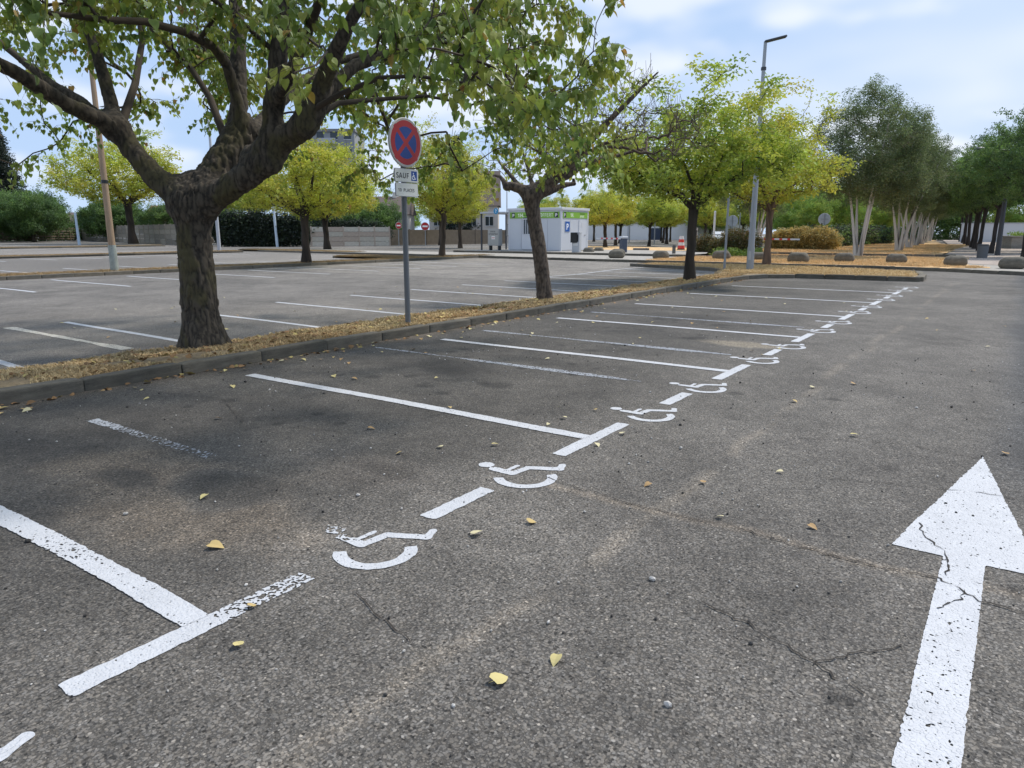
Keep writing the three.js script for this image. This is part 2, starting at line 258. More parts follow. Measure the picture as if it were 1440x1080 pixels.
// bays across the rest of the car park
const plain = [4.1, 4.9].map((L, s) => paintGeo((x, z) => rectF(x, z, -L / 2, 0.02 * Math.sin(x * 1.3), L / 2, 0.055) + ragged(x, z, s + 11) * 1.3, -L - 0.05, 0.05, -0.1, 0.1, 0.035));
for (let k = -1; k < 11; k++) mark('bay_line', plain[0], -6.6, -4.0 - 2.13 * k, -0.03);
for (let k = -1; k < 10; k++) mark('bay_line', plain[1], -17.9, -4.1 - 2.4 * k, 0);
for (let k = -1; k < 9; k++) mark('bay_line', plain[1], -25.5, -7.9 - 2.3 * k, 0);
for (let k = 0; k < 9; k++) { mark('bay_line', plain[1], -40.3, -14 - 2.4 * k); mark('bay_line', plain[1], -47, -15 - 2.4 * k); }
for (let k = 0; k < 7; k++) { mark('bay_line', plain[1], -66.4, -24 - 2.4 * k); mark('bay_line', plain[1], -74, -26 - 2.4 * k); mark('bay_line', plain[1], -84, -30 - 2.4 * k); }
mark('edge_line', paintGeo((x, z) => rectF(x, z, 0.12 * Math.sin(z * 0.9), 0, 0.05, 4.2) + ragged(x, z, 3), -0.3, 0.3, -4.3, 4.3, 0.04), -10.75, -23.0, 0.02);
// cracks
function crackGeo(pts, w, seed) {
  const q = rng(seed), V = [], line = [];
  for (let k = 0; k + 1 < pts.length; k++) { const [ax, az] = pts[k], [bx, bz] = pts[k + 1], n = Math.ceil(Math.hypot(bx - ax, bz - az) / 0.035); for (let i = 0; i < n; i++) line.push([mix(ax, bx, i / n) + rr(-0.014, 0.014, q), mix(az, bz, i / n) + rr(-0.014, 0.014, q), w * rr(0.25, 1, q) * (q() < 0.12 ? 0.1 : 1)]); }
  for (let k = 0; k + 1 < line.length; k++) { const A = line[k], B = line[k + 1], dx = B[0] - A[0], dz = B[1] - A[1], l = Math.hypot(dx, dz) || 1, nx = -dz / l, nz = dx / l; const a1 = [A[0] + nx * A[2], A[1] + nz * A[2]], a2 = [A[0] - nx * A[2], A[1] - nz * A[2]], b1 = [B[0] + nx * B[2], B[1] + nz * B[2]], b2 = [B[0] - nx * B[2], B[1] - nz * B[2]]; for (const p of [a1, b1, a2, a2, b1, b2]) V.push(p[0], 0, p[1]); }
  const g = new THREE.BufferGeometry(); g.setAttribute('position', new THREE.Float32BufferAttribute(V, 3)); const N = new Float32Array(V.length); for (let k = 1; k < N.length; k += 3) N[k] = 1; g.setAttribute('normal', new THREE.BufferAttribute(N, 3)); g.setAttribute('uv', new THREE.Float32BufferAttribute(new Float32Array(V.length / 3 * 2), 2)); return g;
}
const cracks = [[[[2.16, -2.72], [2.21, -2.55], [2.30, -2.42], [2.32, -2.25], [2.33, -2.1]], 0.006, 1], [[[1.4, -2.12], [1.9, -2.05], [2.31, -2.08], [2.40, -2.02], [2.47, -1.96], [2.62, -1.95], [3.2, -1.92], [4, -1.85]], 0.006, 2], [[[2.40, -2.02], [2.40, -1.93], [2.35, -1.86], [2.34, -1.80], [2.29, -1.78]], 0.005, 3], [[[1.5, -1.3], [1.8, -1.2], [2.0, -1.1], [2.2, -1.02]], 0.005, 4], [[[2.0, -1.1], [2.12, -1.25], [2.26, -1.42]], 0.004, 5], [[[0.3, -0.5], [0.62, -0.42], [0.8, -0.36]], 0.005, 6], [[[0.2, -2.2], [0.5, -2.16], [0.9, -2.1], [1.4, -2.12]], 0.004, 7], [[[-4.6, -2.0], [-3.4, -2.3], [-2.5, -1.9], [-1.6, -2.2]], 0.004, 8], [[[0.4, -9.4], [1.4, -9.9], [2.4, -10.1], [3.5, -10.3]], 0.008, 9], [[[1.2, -4.0], [1.9, -4.3], [2.4, -4.2]], 0.005, 10], [[[1.6, -3.2], [2.4, -3.45], [3.2, -3.4]], 0.004, 11]];
for (const [p, w, s] of cracks) mark('crack', crackGeo(p, w, s), 0, 0, 0, M.crack, 0.0068);

// ---------- kerbs and verges ----------
const kerbGeos = [0, 1, 2, 3].map(s => { const g = new RoundedBoxGeometry(1, 1, 1, 3, 0.12), p = g.attributes.position; for (let k = 0; k < p.count; k++) { const x = p.getX(k), y = p.getY(k), z = p.getZ(k); p.setXYZ(k, x, y + 0.05 * (n3(x * 4 + s * 5, z * 3, s) - 0.5), z + 0.06 * (n3(x * 5, y * 4 + s, s + 3) - 0.5)); } g.computeVertexNormals(); return g; });
const kerbMats = [M.kerb, M.kerb, M.kerbB, M.kerbC];
function kerbRun(parent, pts, h = 0.12, w = 0.14, len = 1.0, seed = 1, base = -0.04) {
  const q = rng(seed); let carry = 0;
  for (let k = 0; k + 1 < pts.length; k++) {
    const [ax, az] = pts[k], [bx, bz] = pts[k + 1], L = Math.hypot(bx - ax, bz - az), n = Math.max(1, Math.round(L / len));
    for (let i = 0; i < n; i++) {
      const t = (i + 0.5) / n, m = part('kerb_stone', kerbGeos[Math.floor(q() * 4)], kerbMats[Math.floor(q() * 4)], parent, mix(ax, bx, t) + rr(-0.008, 0.008, q), (h + base) / 2 + rr(-0.006, 0.006, q), mix(az, bz, t) + rr(-0.008, 0.008, q));
      m.scale.set(L / n - 0.012, h - base, w); m.rotation.y = -Math.atan2(bz - az, bx - ax) + rr(-0.006, 0.006, q); m.rotation.x = rr(-0.02, 0.02, q);
    }
  }
}
function inside(poly, x, z) { let c = false; for (let i = 0, j = poly.length - 1; i < poly.length; j = i++) { const [xi, zi] = poly[i], [xj, zj] = poly[j]; if ((zi > z) !== (zj > z) && x < (xj - xi) * (z - zi) / (zj - zi) + xi) c = !c; } return c; }
function polySheet(poly, y, cell, rough, mat, parent, name, tile = 1.5, lower) {
  const sh = new THREE.Shape(poly.map(([x, z]) => new THREE.Vector2(x, -z)));
  if (!cell) { const g = new THREE.ShapeGeometry(sh); g.rotateX(-Math.PI / 2); g.translate(0, y, 0); const p = g.attributes.position, u = g.attributes.uv; for (let k = 0; k < p.count; k++) u.setXY(k, p.getX(k) / tile, -p.getZ(k) / tile); return part(name, g, mat, parent); }
  let x0 = 1e9, x1 = -1e9, z0 = 1e9, z1 = -1e9; for (const [x, z] of poly) { x0 = Math.min(x0, x); x1 = Math.max(x1, x); z0 = Math.min(z0, z); z1 = Math.max(z1, z); }
  const nx = Math.ceil((x1 - x0) / cell), nz = Math.ceil((z1 - z0) / cell), P = [], U = [], I = [], id = new Int32Array((nx + 1) * (nz + 1)).fill(-1);
  const at = (i, j) => { const k = j * (nx + 1) + i; if (id[k] < 0) { const x = x0 + i * cell, z = z0 + j * cell; id[k] = P.length / 3; P.push(x, y + rough * (fbm(x * 2.5, z * 2.5, 3, 4) - 0.45) + (lower ? lower(x, z) : 0), z); U.push(x / tile, -z / tile); } return id[k]; };
  for (let j = 0; j < nz; j++) for (let i = 0; i < nx; i++) if (inside(poly, x0 + (i + 0.5) * cell, z0 + (j + 0.5) * cell)) { const a = at(i, j), b = at(i + 1, j), c = at(i, j + 1), d = at(i + 1, j + 1); I.push(a, c, b, b, c, d); }
  const g = new THREE.BufferGeometry(); g.setAttribute('position', new THREE.Float32BufferAttribute(P, 3)); g.setAttribute('uv', new THREE.Float32BufferAttribute(U, 2)); g.setIndex(I); g.computeVertexNormals();
  return part(name, g, mat, parent);
}
// grass: short dead blades in tufts
function tuftGeo(seed, n, h, spread) {
  const q = rng(seed), V = [];
  for (let k = 0; k < n; k++) {
    const a = q() * 6.283, b = q() * 6.283, l = h * rr(0.5, 1.2, q), lean = rr(0.3, 1.3, q) * l, ox = rr(-spread, spread, q), oz = rr(-spread, spread, q), w = rr(0.0022, 0.004, q), sx = Math.cos(a) * w, sz = Math.sin(a) * w;
    const mx = ox + Math.cos(b) * lean * 0.4, mz = oz + Math.sin(b) * lean * 0.4, my = l * 0.6, tx = ox + Math.cos(b) * lean, tz = oz + Math.sin(b) * lean, ty = l * rr(0.5, 0.95, q);
    V.push(ox - sx, 0, oz - sz, ox + sx, 0, oz + sz, mx - sx, my, mz - sz, ox + sx, 0, oz + sz, mx + sx, my, mz + sz, mx - sx, my, mz - sz, mx - sx, my, mz - sz, mx + sx, my, mz + sz, tx, ty, tz);
  }
  const g = new THREE.BufferGeometry(); g.setAttribute('position', new THREE.Float32BufferAttribute(V, 3)); g.setAttribute('uv', new THREE.Float32BufferAttribute(new Float32Array(V.length / 3 * 2), 2)); g.computeVertexNormals(); return g;
}
const grassMat = new THREE.MeshStandardMaterial({ roughness: 0.95, side: THREE.DoubleSide });
const tuftA = tuftGeo(5, 14, 0.05, 0.05), tuftB = tuftGeo(6, 12, 0.09, 0.09);
function grass(name, label, geo, spots, colour, seed) {
  const q = rng(seed), m = new THREE.InstancedMesh(geo, grassMat, spots.length), o = new THREE.Object3D(), c = new THREE.Color();
  spots.forEach(([x, y, z, s], i) => { o.position.set(x, y, z); o.rotation.set(0, q() * 6.28, 0); const k = s * rr(0.7, 1.3, q); o.scale.set(k * rr(0.9, 1.6, q), k, k * rr(0.9, 1.6, q)); o.updateMatrix(); m.setMatrixAt(i, o.matrix); const [r, g, b] = colour(x, z, q); m.setColorAt(i, c.setRGB(r, g, b)); });
  m.name = numbered(name); m.userData = { label, kind: 'stuff', category: 'grass' }; m.castShadow = m.receiveShadow = true; scene.add(m); return m;
}
const straw = (x, z, q) => { const v = rr(0.55, 1.25, q), o = fbm(x * 0.8, z * 0.8, 4, 3), gr = clamp((fbm(x * 0.5 + 7, z * 0.5, 6, 3) - 0.42) * 3) * (z > -5.5 ? 1 : 0.25); return [v * mix(mix(0.58, 0.60, o), 0.34, gr), v * mix(mix(0.46, 0.40, o), 0.31, gr), v * mix(mix(0.26, 0.19, o), 0.15, gr)]; };

// verge along the disabled bays
const verge = setting('verge', 'narrow strip of dead grass with a concrete kerb beside the disabled bays');
const vergePoly = [[-4.9, 9], [-4.9, -20.6], [-4.78, -22.0], [-4.4, -22.9], [-3.6, -23.45], [-0.12, -23.75], [-0.2, -25.5], [-0.6, -27.9], [-2.8, -28.8], [-6.2, -29.9], [-9.5, -29.4], [-11.8, -28.8], [-11.3, -27.8], [-9.2, -27.0], [-7.5, -26.5], [-6.5, -25], [-6.4, -21], [-6.4, 9]];
const vLow = (x, z) => (z > -24 ? -0.085 * sstep(-5.2, -6.4, x) : 0);
const vY = (x, z) => 0.105 + 0.05 * (fbm(x * 2.5, z * 2.5, 3, 4) - 0.45) + vLow(x, z);
polySheet(vergePoly, 0.105, 0.1, 0.05, M.soil, verge, 'soil', 1.5, vLow);
kerbRun(verge, [[-4.83, 8.2], [-4.83, -20.6], [-4.7, -22.0], [-4.35, -22.9], [-3.6, -23.42]], 0.13, 0.15, 1.0, 3);
kerbRun(verge, [[-3.6, -23.5], [0.0, -23.82]], 0.15, 0.13, 1.0, 4); kerbRun(verge, [[-0.02, -23.95], [-0.1, -25.5], [-0.5, -28.0]], 0.15, 0.22, 1.0, 5);
kerbRun(verge, [[-0.6, -28.02], [-2.8, -28.9], [-6.2, -30.0], [-9.5, -29.5], [-11.9, -28.9]], 0.12, 0.13, 1.0, 6); kerbRun(verge, [[-11.7, -27.85], [-9.2, -26.95], [-7.5, -26.4], [-6.5, -25.2]], 0.13, 0.14, 1.0, 7);
{
  const q = rng(44), a = [], b = [];
  for (let k = 0; k < 26000; k++) { const z = 3 - Math.pow(q(), 1.4) * 26, x = rr(-6.42, -4.95, q); if (fbm(x * 1.6, z * 1.6, 8, 3) < 0.36) continue; a.push([x, vY(x, z) - 0.01, z, rr(0.6, 1.2, q)]); }
  for (let k = 0; k < 9000; k++) { const x = rr(-11, -0.3, q), z = rr(-29.5, -23.5, q); if (inside(vergePoly, x, z) && inside(vergePoly, x + 0.2, z + 0.2) && inside(vergePoly, x - 0.2, z - 0.2)) b.push([x, vY(x, z) - 0.01, z, 1]); }
  grass('dry_grass', 'short dead straw-coloured grass on the verge beside the disabled bays', tuftA, a, straw, 1);
  grass('dry_grass', 'short orange-brown dead grass on the island at the end of the bays', tuftB, b, (x, z, q2) => { const v = rr(0.7, 1.3, q2); return [0.62 * v, 0.45 * v, 0.225 * v]; }, 2);
}
// other planted islands in the car park
function island(label, x0, x1, z0, z1, seed) {
  const o = setting('verge', label), poly = [[x0, z0], [x1, z0], [x1, z1], [x0, z1]];
  polySheet(poly, 0.10, 0.4, 0.05, M.soil, o, 'soil', 1.5);
  kerbRun(o, [[x1, z0], [x1, z1]], 0.13, 0.14, 1.0, seed); kerbRun(o, [[x1, z1 - 0.07], [x0, z1 - 0.07]], 0.13, 0.14, 1.0, seed + 1); kerbRun(o, [[x0, z0], [x0, z1]], 0.12, 0.14, 2.0, seed + 2);
  const q = rng(seed), s = []; for (let k = 0; k < 3200; k++) s.push([rr(x0 + 0.1, x1 - 0.1, q), 0.1, rr(z0, z1, q), 1.0]); return s;
}
const farGrass = [];
farGrass.push(...island('long narrow planted island in the middle of the car park', -25.2, -23.8, 6, -34, 30));
farGrass.push(...island('planted island farther across the car park', -46.4, -44.9, -8, -31, 34));
farGrass.push(...island('planted island in front of the concrete panel wall', -73.2, -71.6, -20, -40, 38));
farGrass.push(...island('short planted island near the ticket kiosk', -30.5, -25.4, -27.2, -29.0, 42));
farGrass.push(...island('low planted island behind the middle row of trees', -49, -36, -33.5, -35.0, 46));
grass('dry_grass', 'dead grass on the islands across the car park', tuftB, farGrass, (x, z, q) => { const v = rr(0.6, 1.2, q); return [0.36 * v, 0.25 * v, 0.12 * v]; }, 3);

// pavement beyond the cross lane, its two kerbs, dry lawn and promenade
const pavement = setting('pavement', 'pale pavement with dark kerbs beyond the cross lane');
const pk = [[-46, -33.2], [-25.3, -32.6], [-15.6, -31.8], [-4.9, -31.5], [-1.9, -31.4], [0.2, -30.9], [2.7, -29.5], [6, -26.8], [12, -21]];
kerbRun(pavement, pk, 0.13, 0.15, 1.0, 60);
polySheet([...pk.map(([x, z]) => [x, z - 0.05]), [14, -21], [14, -60], [2, -60], [2, -37.6], [-46, -37.6]], 0.112, 0, 0, M.pale, pavement, 'paving');
kerbRun(pavement, [[-30, -37.6], [-13, -37.9]], 0.24, 0.15, 1.0, 61, 0.05); kerbRun(pavement, [[-13, -37.9], [-7.0, -41.5]], 0.2, 0.15, 1.0, 62, 0.05);
polySheet([[-30, -37.6], [-13, -37.9], [-13, -46], [-30, -46]], 0.225, 0, 0, M.pale, pavement, 'platform');
const lawn = setting('lawn', 'dry orange-brown lawn under the birch trees');
polySheet([[-12.9, -32.0], [-4.9, -31.75], [-1.9, -31.6], [0.1, -31.2], [1.5, -32.5], [0.2, -36.5], [-0.6, -44.6], [-10.2, -44.2], [-12.9, -38]], 0.125, 0.4, 0.05, M.soilOrange, lawn, 'soil');
polySheet([[-15, -49], [-1.5, -47.5], [-2.2, -68], [-10, -140], [-24, -140], [-15, -66]], 0.13, 0.8, 0.08, M.soilOrange, lawn, 'soil');
kerbRun(lawn, [[-13, -44.8], [-7.8, -44.9], [-0.5, -45.6]], 0.26, 0.16, 1.0, 64, 0.08);
const promenade = setting('promenade', 'pale gravel promenade between the birches and the lime trees');
polySheet([[-14, -44.9], [-0.65, -44.7], [0.1, -36.6], [1.5, -35.5], [14, -35.5], [14, -150], [-9.5, -150], [-2, -67], [-1.3, -47.3], [-14, -49]], 0.122, 0, 0, M.path, promenade, 'paving');
{
  const q = rng(77), s = [];
  for (let k = 0; k < 7000; k++) { const x = rr(-12.8, 1.2, q), z = rr(-44, -31.8, q); if (x < -10.5 && z < -38) continue; if (x > 0.1 && z < -33) continue; s.push([x, 0.12, z, 1.1]); }
  for (let k = 0; k < 9000; k++) { const z = rr(-90, -48.5, q), x = rr(-15, -2, q); s.push([x, 0.13, z, 1.3]); }
  grass('dry_grass', 'dry orange-brown grass under the birches', tuftB, s, (x, z, q2) => { const v = rr(0.7, 1.3, q2); return [0.60 * v, 0.42 * v, 0.21 * v]; }, 4);
}
// entry lanes: sandy strip
const strip = setting('entry_island', 'sandy dry island between the entry lanes'); polySheet([[-31, -47], [-14.5, -46.5], [-17, -62], [-40, -66]], 0.05, 0, 0, M.soilOrange, strip, 'soil');
// ---------- trees ----------
// thick wood: capsules joined by a smooth minimum, meshed by surface nets, with furrowed bark in the surface itself
function surfaceNet(sdf, lo, hi, cell) {
  const n = [0, 1, 2].map(k => Math.ceil((hi[k] - lo[k]) / cell) + 1), [nx, ny, nz] = n, F = new Float32Array(nx * ny * nz);
  for (let k = 0; k < nz; k++) for (let j = 0; j < ny; j++) for (let i = 0; i < nx; i++) F[(k * ny + j) * nx + i] = sdf(lo[0] + i * cell, lo[1] + j * cell, lo[2] + k * cell);
  const id = new Int32Array(nx * ny * nz).fill(-1), P = [], I = [], at = (i, j, k) => (k * ny + j) * nx + i;
  for (let k = 0; k + 1 < nz; k++) for (let j = 0; j + 1 < ny; j++) for (let i = 0; i + 1 < nx; i++) {
    let m = 0, sx = 0, sy = 0, sz = 0, c = 0; const v = [];
    for (let b = 0; b < 8; b++) { const f = F[at(i + (b & 1), j + (b >> 1 & 1), k + (b >> 2))]; v.push(f); if (f < 0) m |= 1 << b; }
    if (m === 0 || m === 255) continue;
    for (let a = 0; a < 8; a++) for (const e of [1, 2, 4]) if (!(a & e)) { const b = a | e; if ((v[a] < 0) !== (v[b] < 0)) { const t = v[a] / (v[a] - v[b]); sx += (a & 1) + (e === 1 ? t : 0); sy += (a >> 1 & 1) + (e === 2 ? t : 0); sz += (a >> 2) + (e === 4 ? t : 0); c++; } }
    id[at(i, j, k)] = P.length / 3; P.push(lo[0] + (i + sx / c) * cell, lo[1] + (j + sy / c) * cell, lo[2] + (k + sz / c) * cell);
  }
  const quad = (a, b, c, d, flip) => { if (a < 0 || b < 0 || c < 0 || d < 0) return; flip ? I.push(a, c, b, a, d, c) : I.push(a, b, c, a, c, d); };
  for (let k = 1; k + 1 < nz; k++) for (let j = 1; j + 1 < ny; j++) for (let i = 1; i + 1 < nx; i++) {
    const f = F[at(i, j, k)] < 0;
    if (f !== F[at(i + 1, j, k)] < 0) quad(id[at(i, j - 1, k - 1)], id[at(i, j, k - 1)], id[at(i, j, k)], id[at(i, j - 1, k)], !f);
    if (f !== F[at(i, j + 1, k)] < 0) quad(id[at(i - 1, j, k - 1)], id[at(i - 1, j, k)], id[at(i, j, k)], id[at(i, j, k - 1)], !f);
    if (f !== F[at(i, j, k + 1)] < 0) quad(id[at(i - 1, j - 1, k)], id[at(i, j - 1, k)], id[at(i, j, k)], id[at(i - 1, j, k)], !f);
  }
  const g = new THREE.BufferGeometry(); g.setAttribute('position', new THREE.Float32BufferAttribute(P, 3)); g.setIndex(I); g.computeVertexNormals(); return g;
}
function woodSDF(chains, blend, rough) {
  const runs = chains.map(c => { const caps = []; for (let k = 0; k + 1 < c.length; k++) caps.push([...c[k], ...c[k + 1]]); return caps; });
  return (x, y, z) => {
    let d = 1e3, r0 = 0.1;
    for (const caps of runs) { let q = 1e3, rq = 0.1; for (const c of caps) {
      const bx = c[4] - c[0], by = c[5] - c[1], bz = c[6] - c[2], px = x - c[0], py = y - c[1], pz = z - c[2];
      const t = clamp((px * bx + py * by + pz * bz) / (bx * bx + by * by + bz * bz + 1e-9)), r = c[3] + (c[7] - c[3]) * t;
      const qq = Math.sqrt((px - t * bx) ** 2 + (py - t * by) ** 2 + (pz - t * bz) ** 2) - r; if (qq < q) { q = qq; rq = r; } }
      const h = Math.max(blend - Math.abs(d - q), 0) / blend; if (q < d) r0 = rq; d = Math.min(d, q) - h * h * blend * 0.25;
    }
    if (d > -0.08 && d < 0.08) {
      const fur = Math.abs(fbm(x * 25, y * 6.5, z * 25, 3) - 0.5) * 2, knob = fbm(x * 6, y * 4, z * 6, 2) - 0.5;
      d += rough * (0.35 - fur * 1.9 + knob * (y < 1.9 ? 0.4 : 1.3)) * clamp(r0 / 0.2, 0.35, 1);
    }
    return d;
  };
}
function barkColour(g, base, dark, moss) {
  const p = g.attributes.position, C = new Float32Array(p.count * 3);
  for (let k = 0; k < p.count; k++) {
    const x = p.getX(k), y = p.getY(k), z = p.getZ(k), f = Math.abs(fbm(x * 25, y * 6.5, z * 25, 3) - 0.5) * 2, m = fbm(x * 3.5 + 5, y * 2.2, z * 3.5, 4), s = h3(Math.floor(x * 90), Math.floor(y * 60), Math.floor(z * 90));
    const t = clamp(0.12 + f * 2.4 + 0.25 * (s - 0.5)), w = moss ? sstep(0.55, 0.66, m) * 0.55 * (0.4 + t) : 0;
    for (let c = 0; c < 3; c++) C[k * 3 + c] = mix(mix(dark[c], base[c], t), moss ? moss[c] : 0, w);
  }
  g.setAttribute('color', new THREE.BufferAttribute(C, 3)); g.setAttribute('uv', new THREE.BufferAttribute(new Float32Array(p.count * 2), 2)); return g;
}
// thin wood: tapering tubes
function tubes(list, sides) {
  const P = [], N = [], I = [], a = new THREE.Vector3(), b = new THREE.Vector3(), t = new THREE.Vector3(), u = new THREE.Vector3(), w = new THREE.Vector3();
  for (const line of list) {
    if (line.length < 2) continue; const n = sides || clamp(Math.round(line[0][3] * 90) + 3, 3, 10);
    let s0 = -1; u.set(0.3, 0.1, 0.95);
    for (let k = 0; k < line.length; k++) {
      a.fromArray(line[Math.max(0, k - 1)]); b.fromArray(line[Math.min(line.length - 1, k + 1)]); t.subVectors(b, a).normalize();
      u.addScaledVector(t, -u.dot(t)); if (u.lengthSq() < 1e-4) u.set(t.y, -t.x, 0.01); u.normalize(); w.crossVectors(t, u);
      const s = P.length / 3, r = line[k][3];
      for (let i = 0; i < n; i++) { const an = i / n * 6.2832, c = Math.cos(an), e = Math.sin(an), X = u.x * c + w.x * e, Y = u.y * c + w.y * e, Z = u.z * c + w.z * e; P.push(line[k][0] + X * r, line[k][1] + Y * r, line[k][2] + Z * r); N.push(X, Y, Z); }
      if (s0 >= 0) for (let i = 0; i < n; i++) { const j = (i + 1) % n; I.push(s0 + i, s0 + j, s + i, s0 + j, s + j, s + i); }
      s0 = s;
    }
  }
  const g = new THREE.BufferGeometry(); g.setAttribute('position', new THREE.Float32BufferAttribute(P, 3)); g.setAttribute('normal', new THREE.Float32BufferAttribute(N, 3)); g.setIndex(I); return g;
}
// branches: each target in the crown is tied to the nearest wood by a bent twig; girth grows with the number of tips carried
function growBranches(seedChains, targets, q, opt) {
  const nodes = [], add = (x, y, z, par, fix) => { nodes.push({ x, y, z, par, r: fix || 0, n: 0 }); return nodes.length - 1; };
  const cell = new Map(), key = (x, y, z) => Math.floor(x / 0.8) + ',' + Math.floor(y / 0.8) + ',' + Math.floor(z / 0.8);
  const reg = i => { const k = key(nodes[i].x, nodes[i].y, nodes[i].z); (cell.get(k) || cell.set(k, []).get(k)).push(i); };
  for (const { pts, from } of seedChains) { let prev = -1; for (let k = 0; k < pts.length; k++) { const sub = k ? Math.max(1, Math.round(Math.hypot(pts[k][0] - pts[k - 1][0], pts[k][1] - pts[k - 1][1], pts[k][2] - pts[k - 1][2]) / 0.25)) : 1; for (let s = 1; s <= sub; s++) { const t = k ? s / sub : 1, A = pts[Math.max(0, k - 1)], B = pts[k]; prev = add(mix(A[0], B[0], t), mix(A[1], B[1], t), mix(A[2], B[2], t), prev, mix(A[3], B[3], t)); if (!from || nodes[prev].y > from) reg(prev); } } }
  const fork = opt.fork, lines = [], tips = [];
  targets.sort((a, b) => ((a[0] - fork[0]) ** 2 + (a[1] - fork[1]) ** 2 + (a[2] - fork[2]) ** 2) - ((b[0] - fork[0]) ** 2 + (b[1] - fork[1]) ** 2 + (b[2] - fork[2]) ** 2));
  for (const [x, y, z] of targets) {
    let best = -1, bd = 1e9; const cx = Math.floor(x / 0.8), cy = Math.floor(y / 0.8), cz = Math.floor(z / 0.8);
    for (let ring = 1; ring <= 7 && best < 0; ring += 2) for (let i = -ring; i <= ring; i++) for (let j = -ring; j <= ring; j++) for (let k = -ring; k <= ring; k++) {
      const c = cell.get((cx + i) + ',' + (cy + j) + ',' + (cz + k)); if (!c) continue;
      for (const m of c) { const nd = nodes[m], d = Math.hypot(nd.x - x, nd.y - y, nd.z - z), out = Math.hypot(nd.x - fork[0], nd.y - fork[1], nd.z - fork[2]) - Math.hypot(x - fork[0], y - fork[1], z - fork[2]), e = d + Math.max(0, out) * 1.5 + Math.max(0, nd.y - y) * 0.5; if (e < bd) { bd = e; best = m; } }
    }
    if (best < 0) continue;
    const nd = nodes[best], L = Math.hypot(nd.x - x, nd.y - y, nd.z - z), n = Math.max(2, Math.round(L / 0.28)), bx = rr(-0.12, 0.12, q) * L, bz = rr(-0.12, 0.12, q) * L, by = (opt.lift ?? -0.1) * L; let prev = best; const ids = [best];
    for (let s = 1; s <= n; s++) { const t = s / n, bow = 4 * t * (1 - t); prev = add(mix(nd.x, x, t) + bx * bow + rr(-0.03, 0.03, q), mix(nd.y, y, t) + by * bow + rr(-0.03, 0.03, q), mix(nd.z, z, t) + bz * bow + rr(-0.03, 0.03, q), prev, 0); reg(prev); ids.push(prev); }
    tips.push(prev); lines.push(ids);
  }
  for (const t of tips) { let i = t; while (i >= 0) { nodes[i].n++; i = nodes[i].par; } }
  const rad = i => nodes[i].r || Math.min(opt.max ?? 0.06, (opt.tip ?? 0.0045) * Math.pow(nodes[i].n, 0.44));
  const out = lines.map(ids => ids.map((i, k) => { const nd = nodes[i]; return [nd.x, nd.y, nd.z, k === 0 ? Math.min(rad(ids[1]) * 1.25, rad(i)) : rad(i)]; }));
  return { lines: out, tips: lines.map(ids => { const a = nodes[ids[ids.length - 1]], b = nodes[ids[Math.max(0, ids.length - 3)]]; return { x: a.x, y: a.y, z: a.z, dx: a.x - b.x, dy: a.y - b.y, dz: a.z - b.z }; }) };
}
// one leaf: pointed heart, folded along the midrib, curling down
function leafGeo() {
  const out = [[0, 0.02], [0.30, -0.04], [0.43, 0.18], [0.40, 0.45], [0.24, 0.74], [0, 1.05]], mid = [[0, 0.02], [0, 0.2], [0, 0.5], [0, 0.78]], V = [];
  const P = (x, y) => [x, 0.16 * Math.abs(x) - 0.26 * y * y, y], tri = (a, b, c) => V.push(...P(...a), ...P(...b), ...P(...c));
  for (const s of [1, -1]) { const o = out.map(([x, y]) => [s * x, y]); const T = s > 0 ? tri : (a, b, c) => tri(a, c, b); T(mid[0], mid[1], o[1]); T(o[1], mid[1], o[2]); T(o[2], mid[1], mid[2]); T(o[2], mid[2], o[3]); T(o[3], mid[2], mid[3]); T(o[3], mid[3], o[4]); T(o[4], mid[3], o[5]); }
  V.push(-0.012, 0.004, 0.04, 0.012, 0.004, 0.04, 0, 0.08, -0.42);
  const g = new THREE.BufferGeometry(); g.setAttribute('position', new THREE.Float32BufferAttribute(V, 3)); g.setAttribute('uv', new THREE.Float32BufferAttribute(new Float32Array(V.length / 3 * 2), 2)); g.computeVertexNormals(); return g;
}
function sprigGeo(seed, n, size, spread, droop = 0.7) {
  const q = rng(seed), V = [], o = new THREE.Object3D(), p = new THREE.Vector3(); const T = [[0, 0, 0], [0.36, 0.1, 0.35], [0, -0.16, 0.5], [0, 0, 0], [0, -0.16, 0.5], [-0.36, 0.1, 0.35], [0.36, 0.1, 0.35], [0, -0.28, 1], [0, -0.16, 0.5], [-0.36, 0.1, 0.35], [0, -0.16, 0.5], [0, -0.28, 1]];
  for (let k = 0; k < n; k++) { o.position.set(rr(-1, 1, q), rr(-0.8, 0.8, q), rr(-1, 1, q)).multiplyScalar(spread); o.rotation.set(rr(-0.3, 1.3, q) * droop, q() * 6.283, rr(-0.5, 0.5, q), 'YXZ'); o.scale.setScalar(size * rr(0.65, 1.2, q)); o.updateMatrix(); for (const t of T) { p.fromArray(t).applyMatrix4(o.matrix); V.push(p.x, p.y, p.z); } }
  const g = new THREE.BufferGeometry(); g.setAttribute('position', new THREE.Float32BufferAttribute(V, 3)); g.setAttribute('uv', new THREE.Float32BufferAttribute(new Float32Array(V.length / 3 * 2), 2)); g.computeVertexNormals(); return g;
}
const LEAF = leafGeo(), leafMat = new THREE.MeshPhysicalMaterial({ color: lin(1, 1, 1), roughness: 0.75, transmission: 0.55, thickness: 0, side: THREE.DoubleSide, specularIntensity: 0.5 });
const SPRIG = { broad: sprigGeo(11, 9, 0.125, 0.17), small: sprigGeo(12, 11, 0.095, 0.19), dense: sprigGeo(13, 12, 0.12, 0.2), needle: sprigGeo(14, 14, 0.16, 0.2, 1.2) };
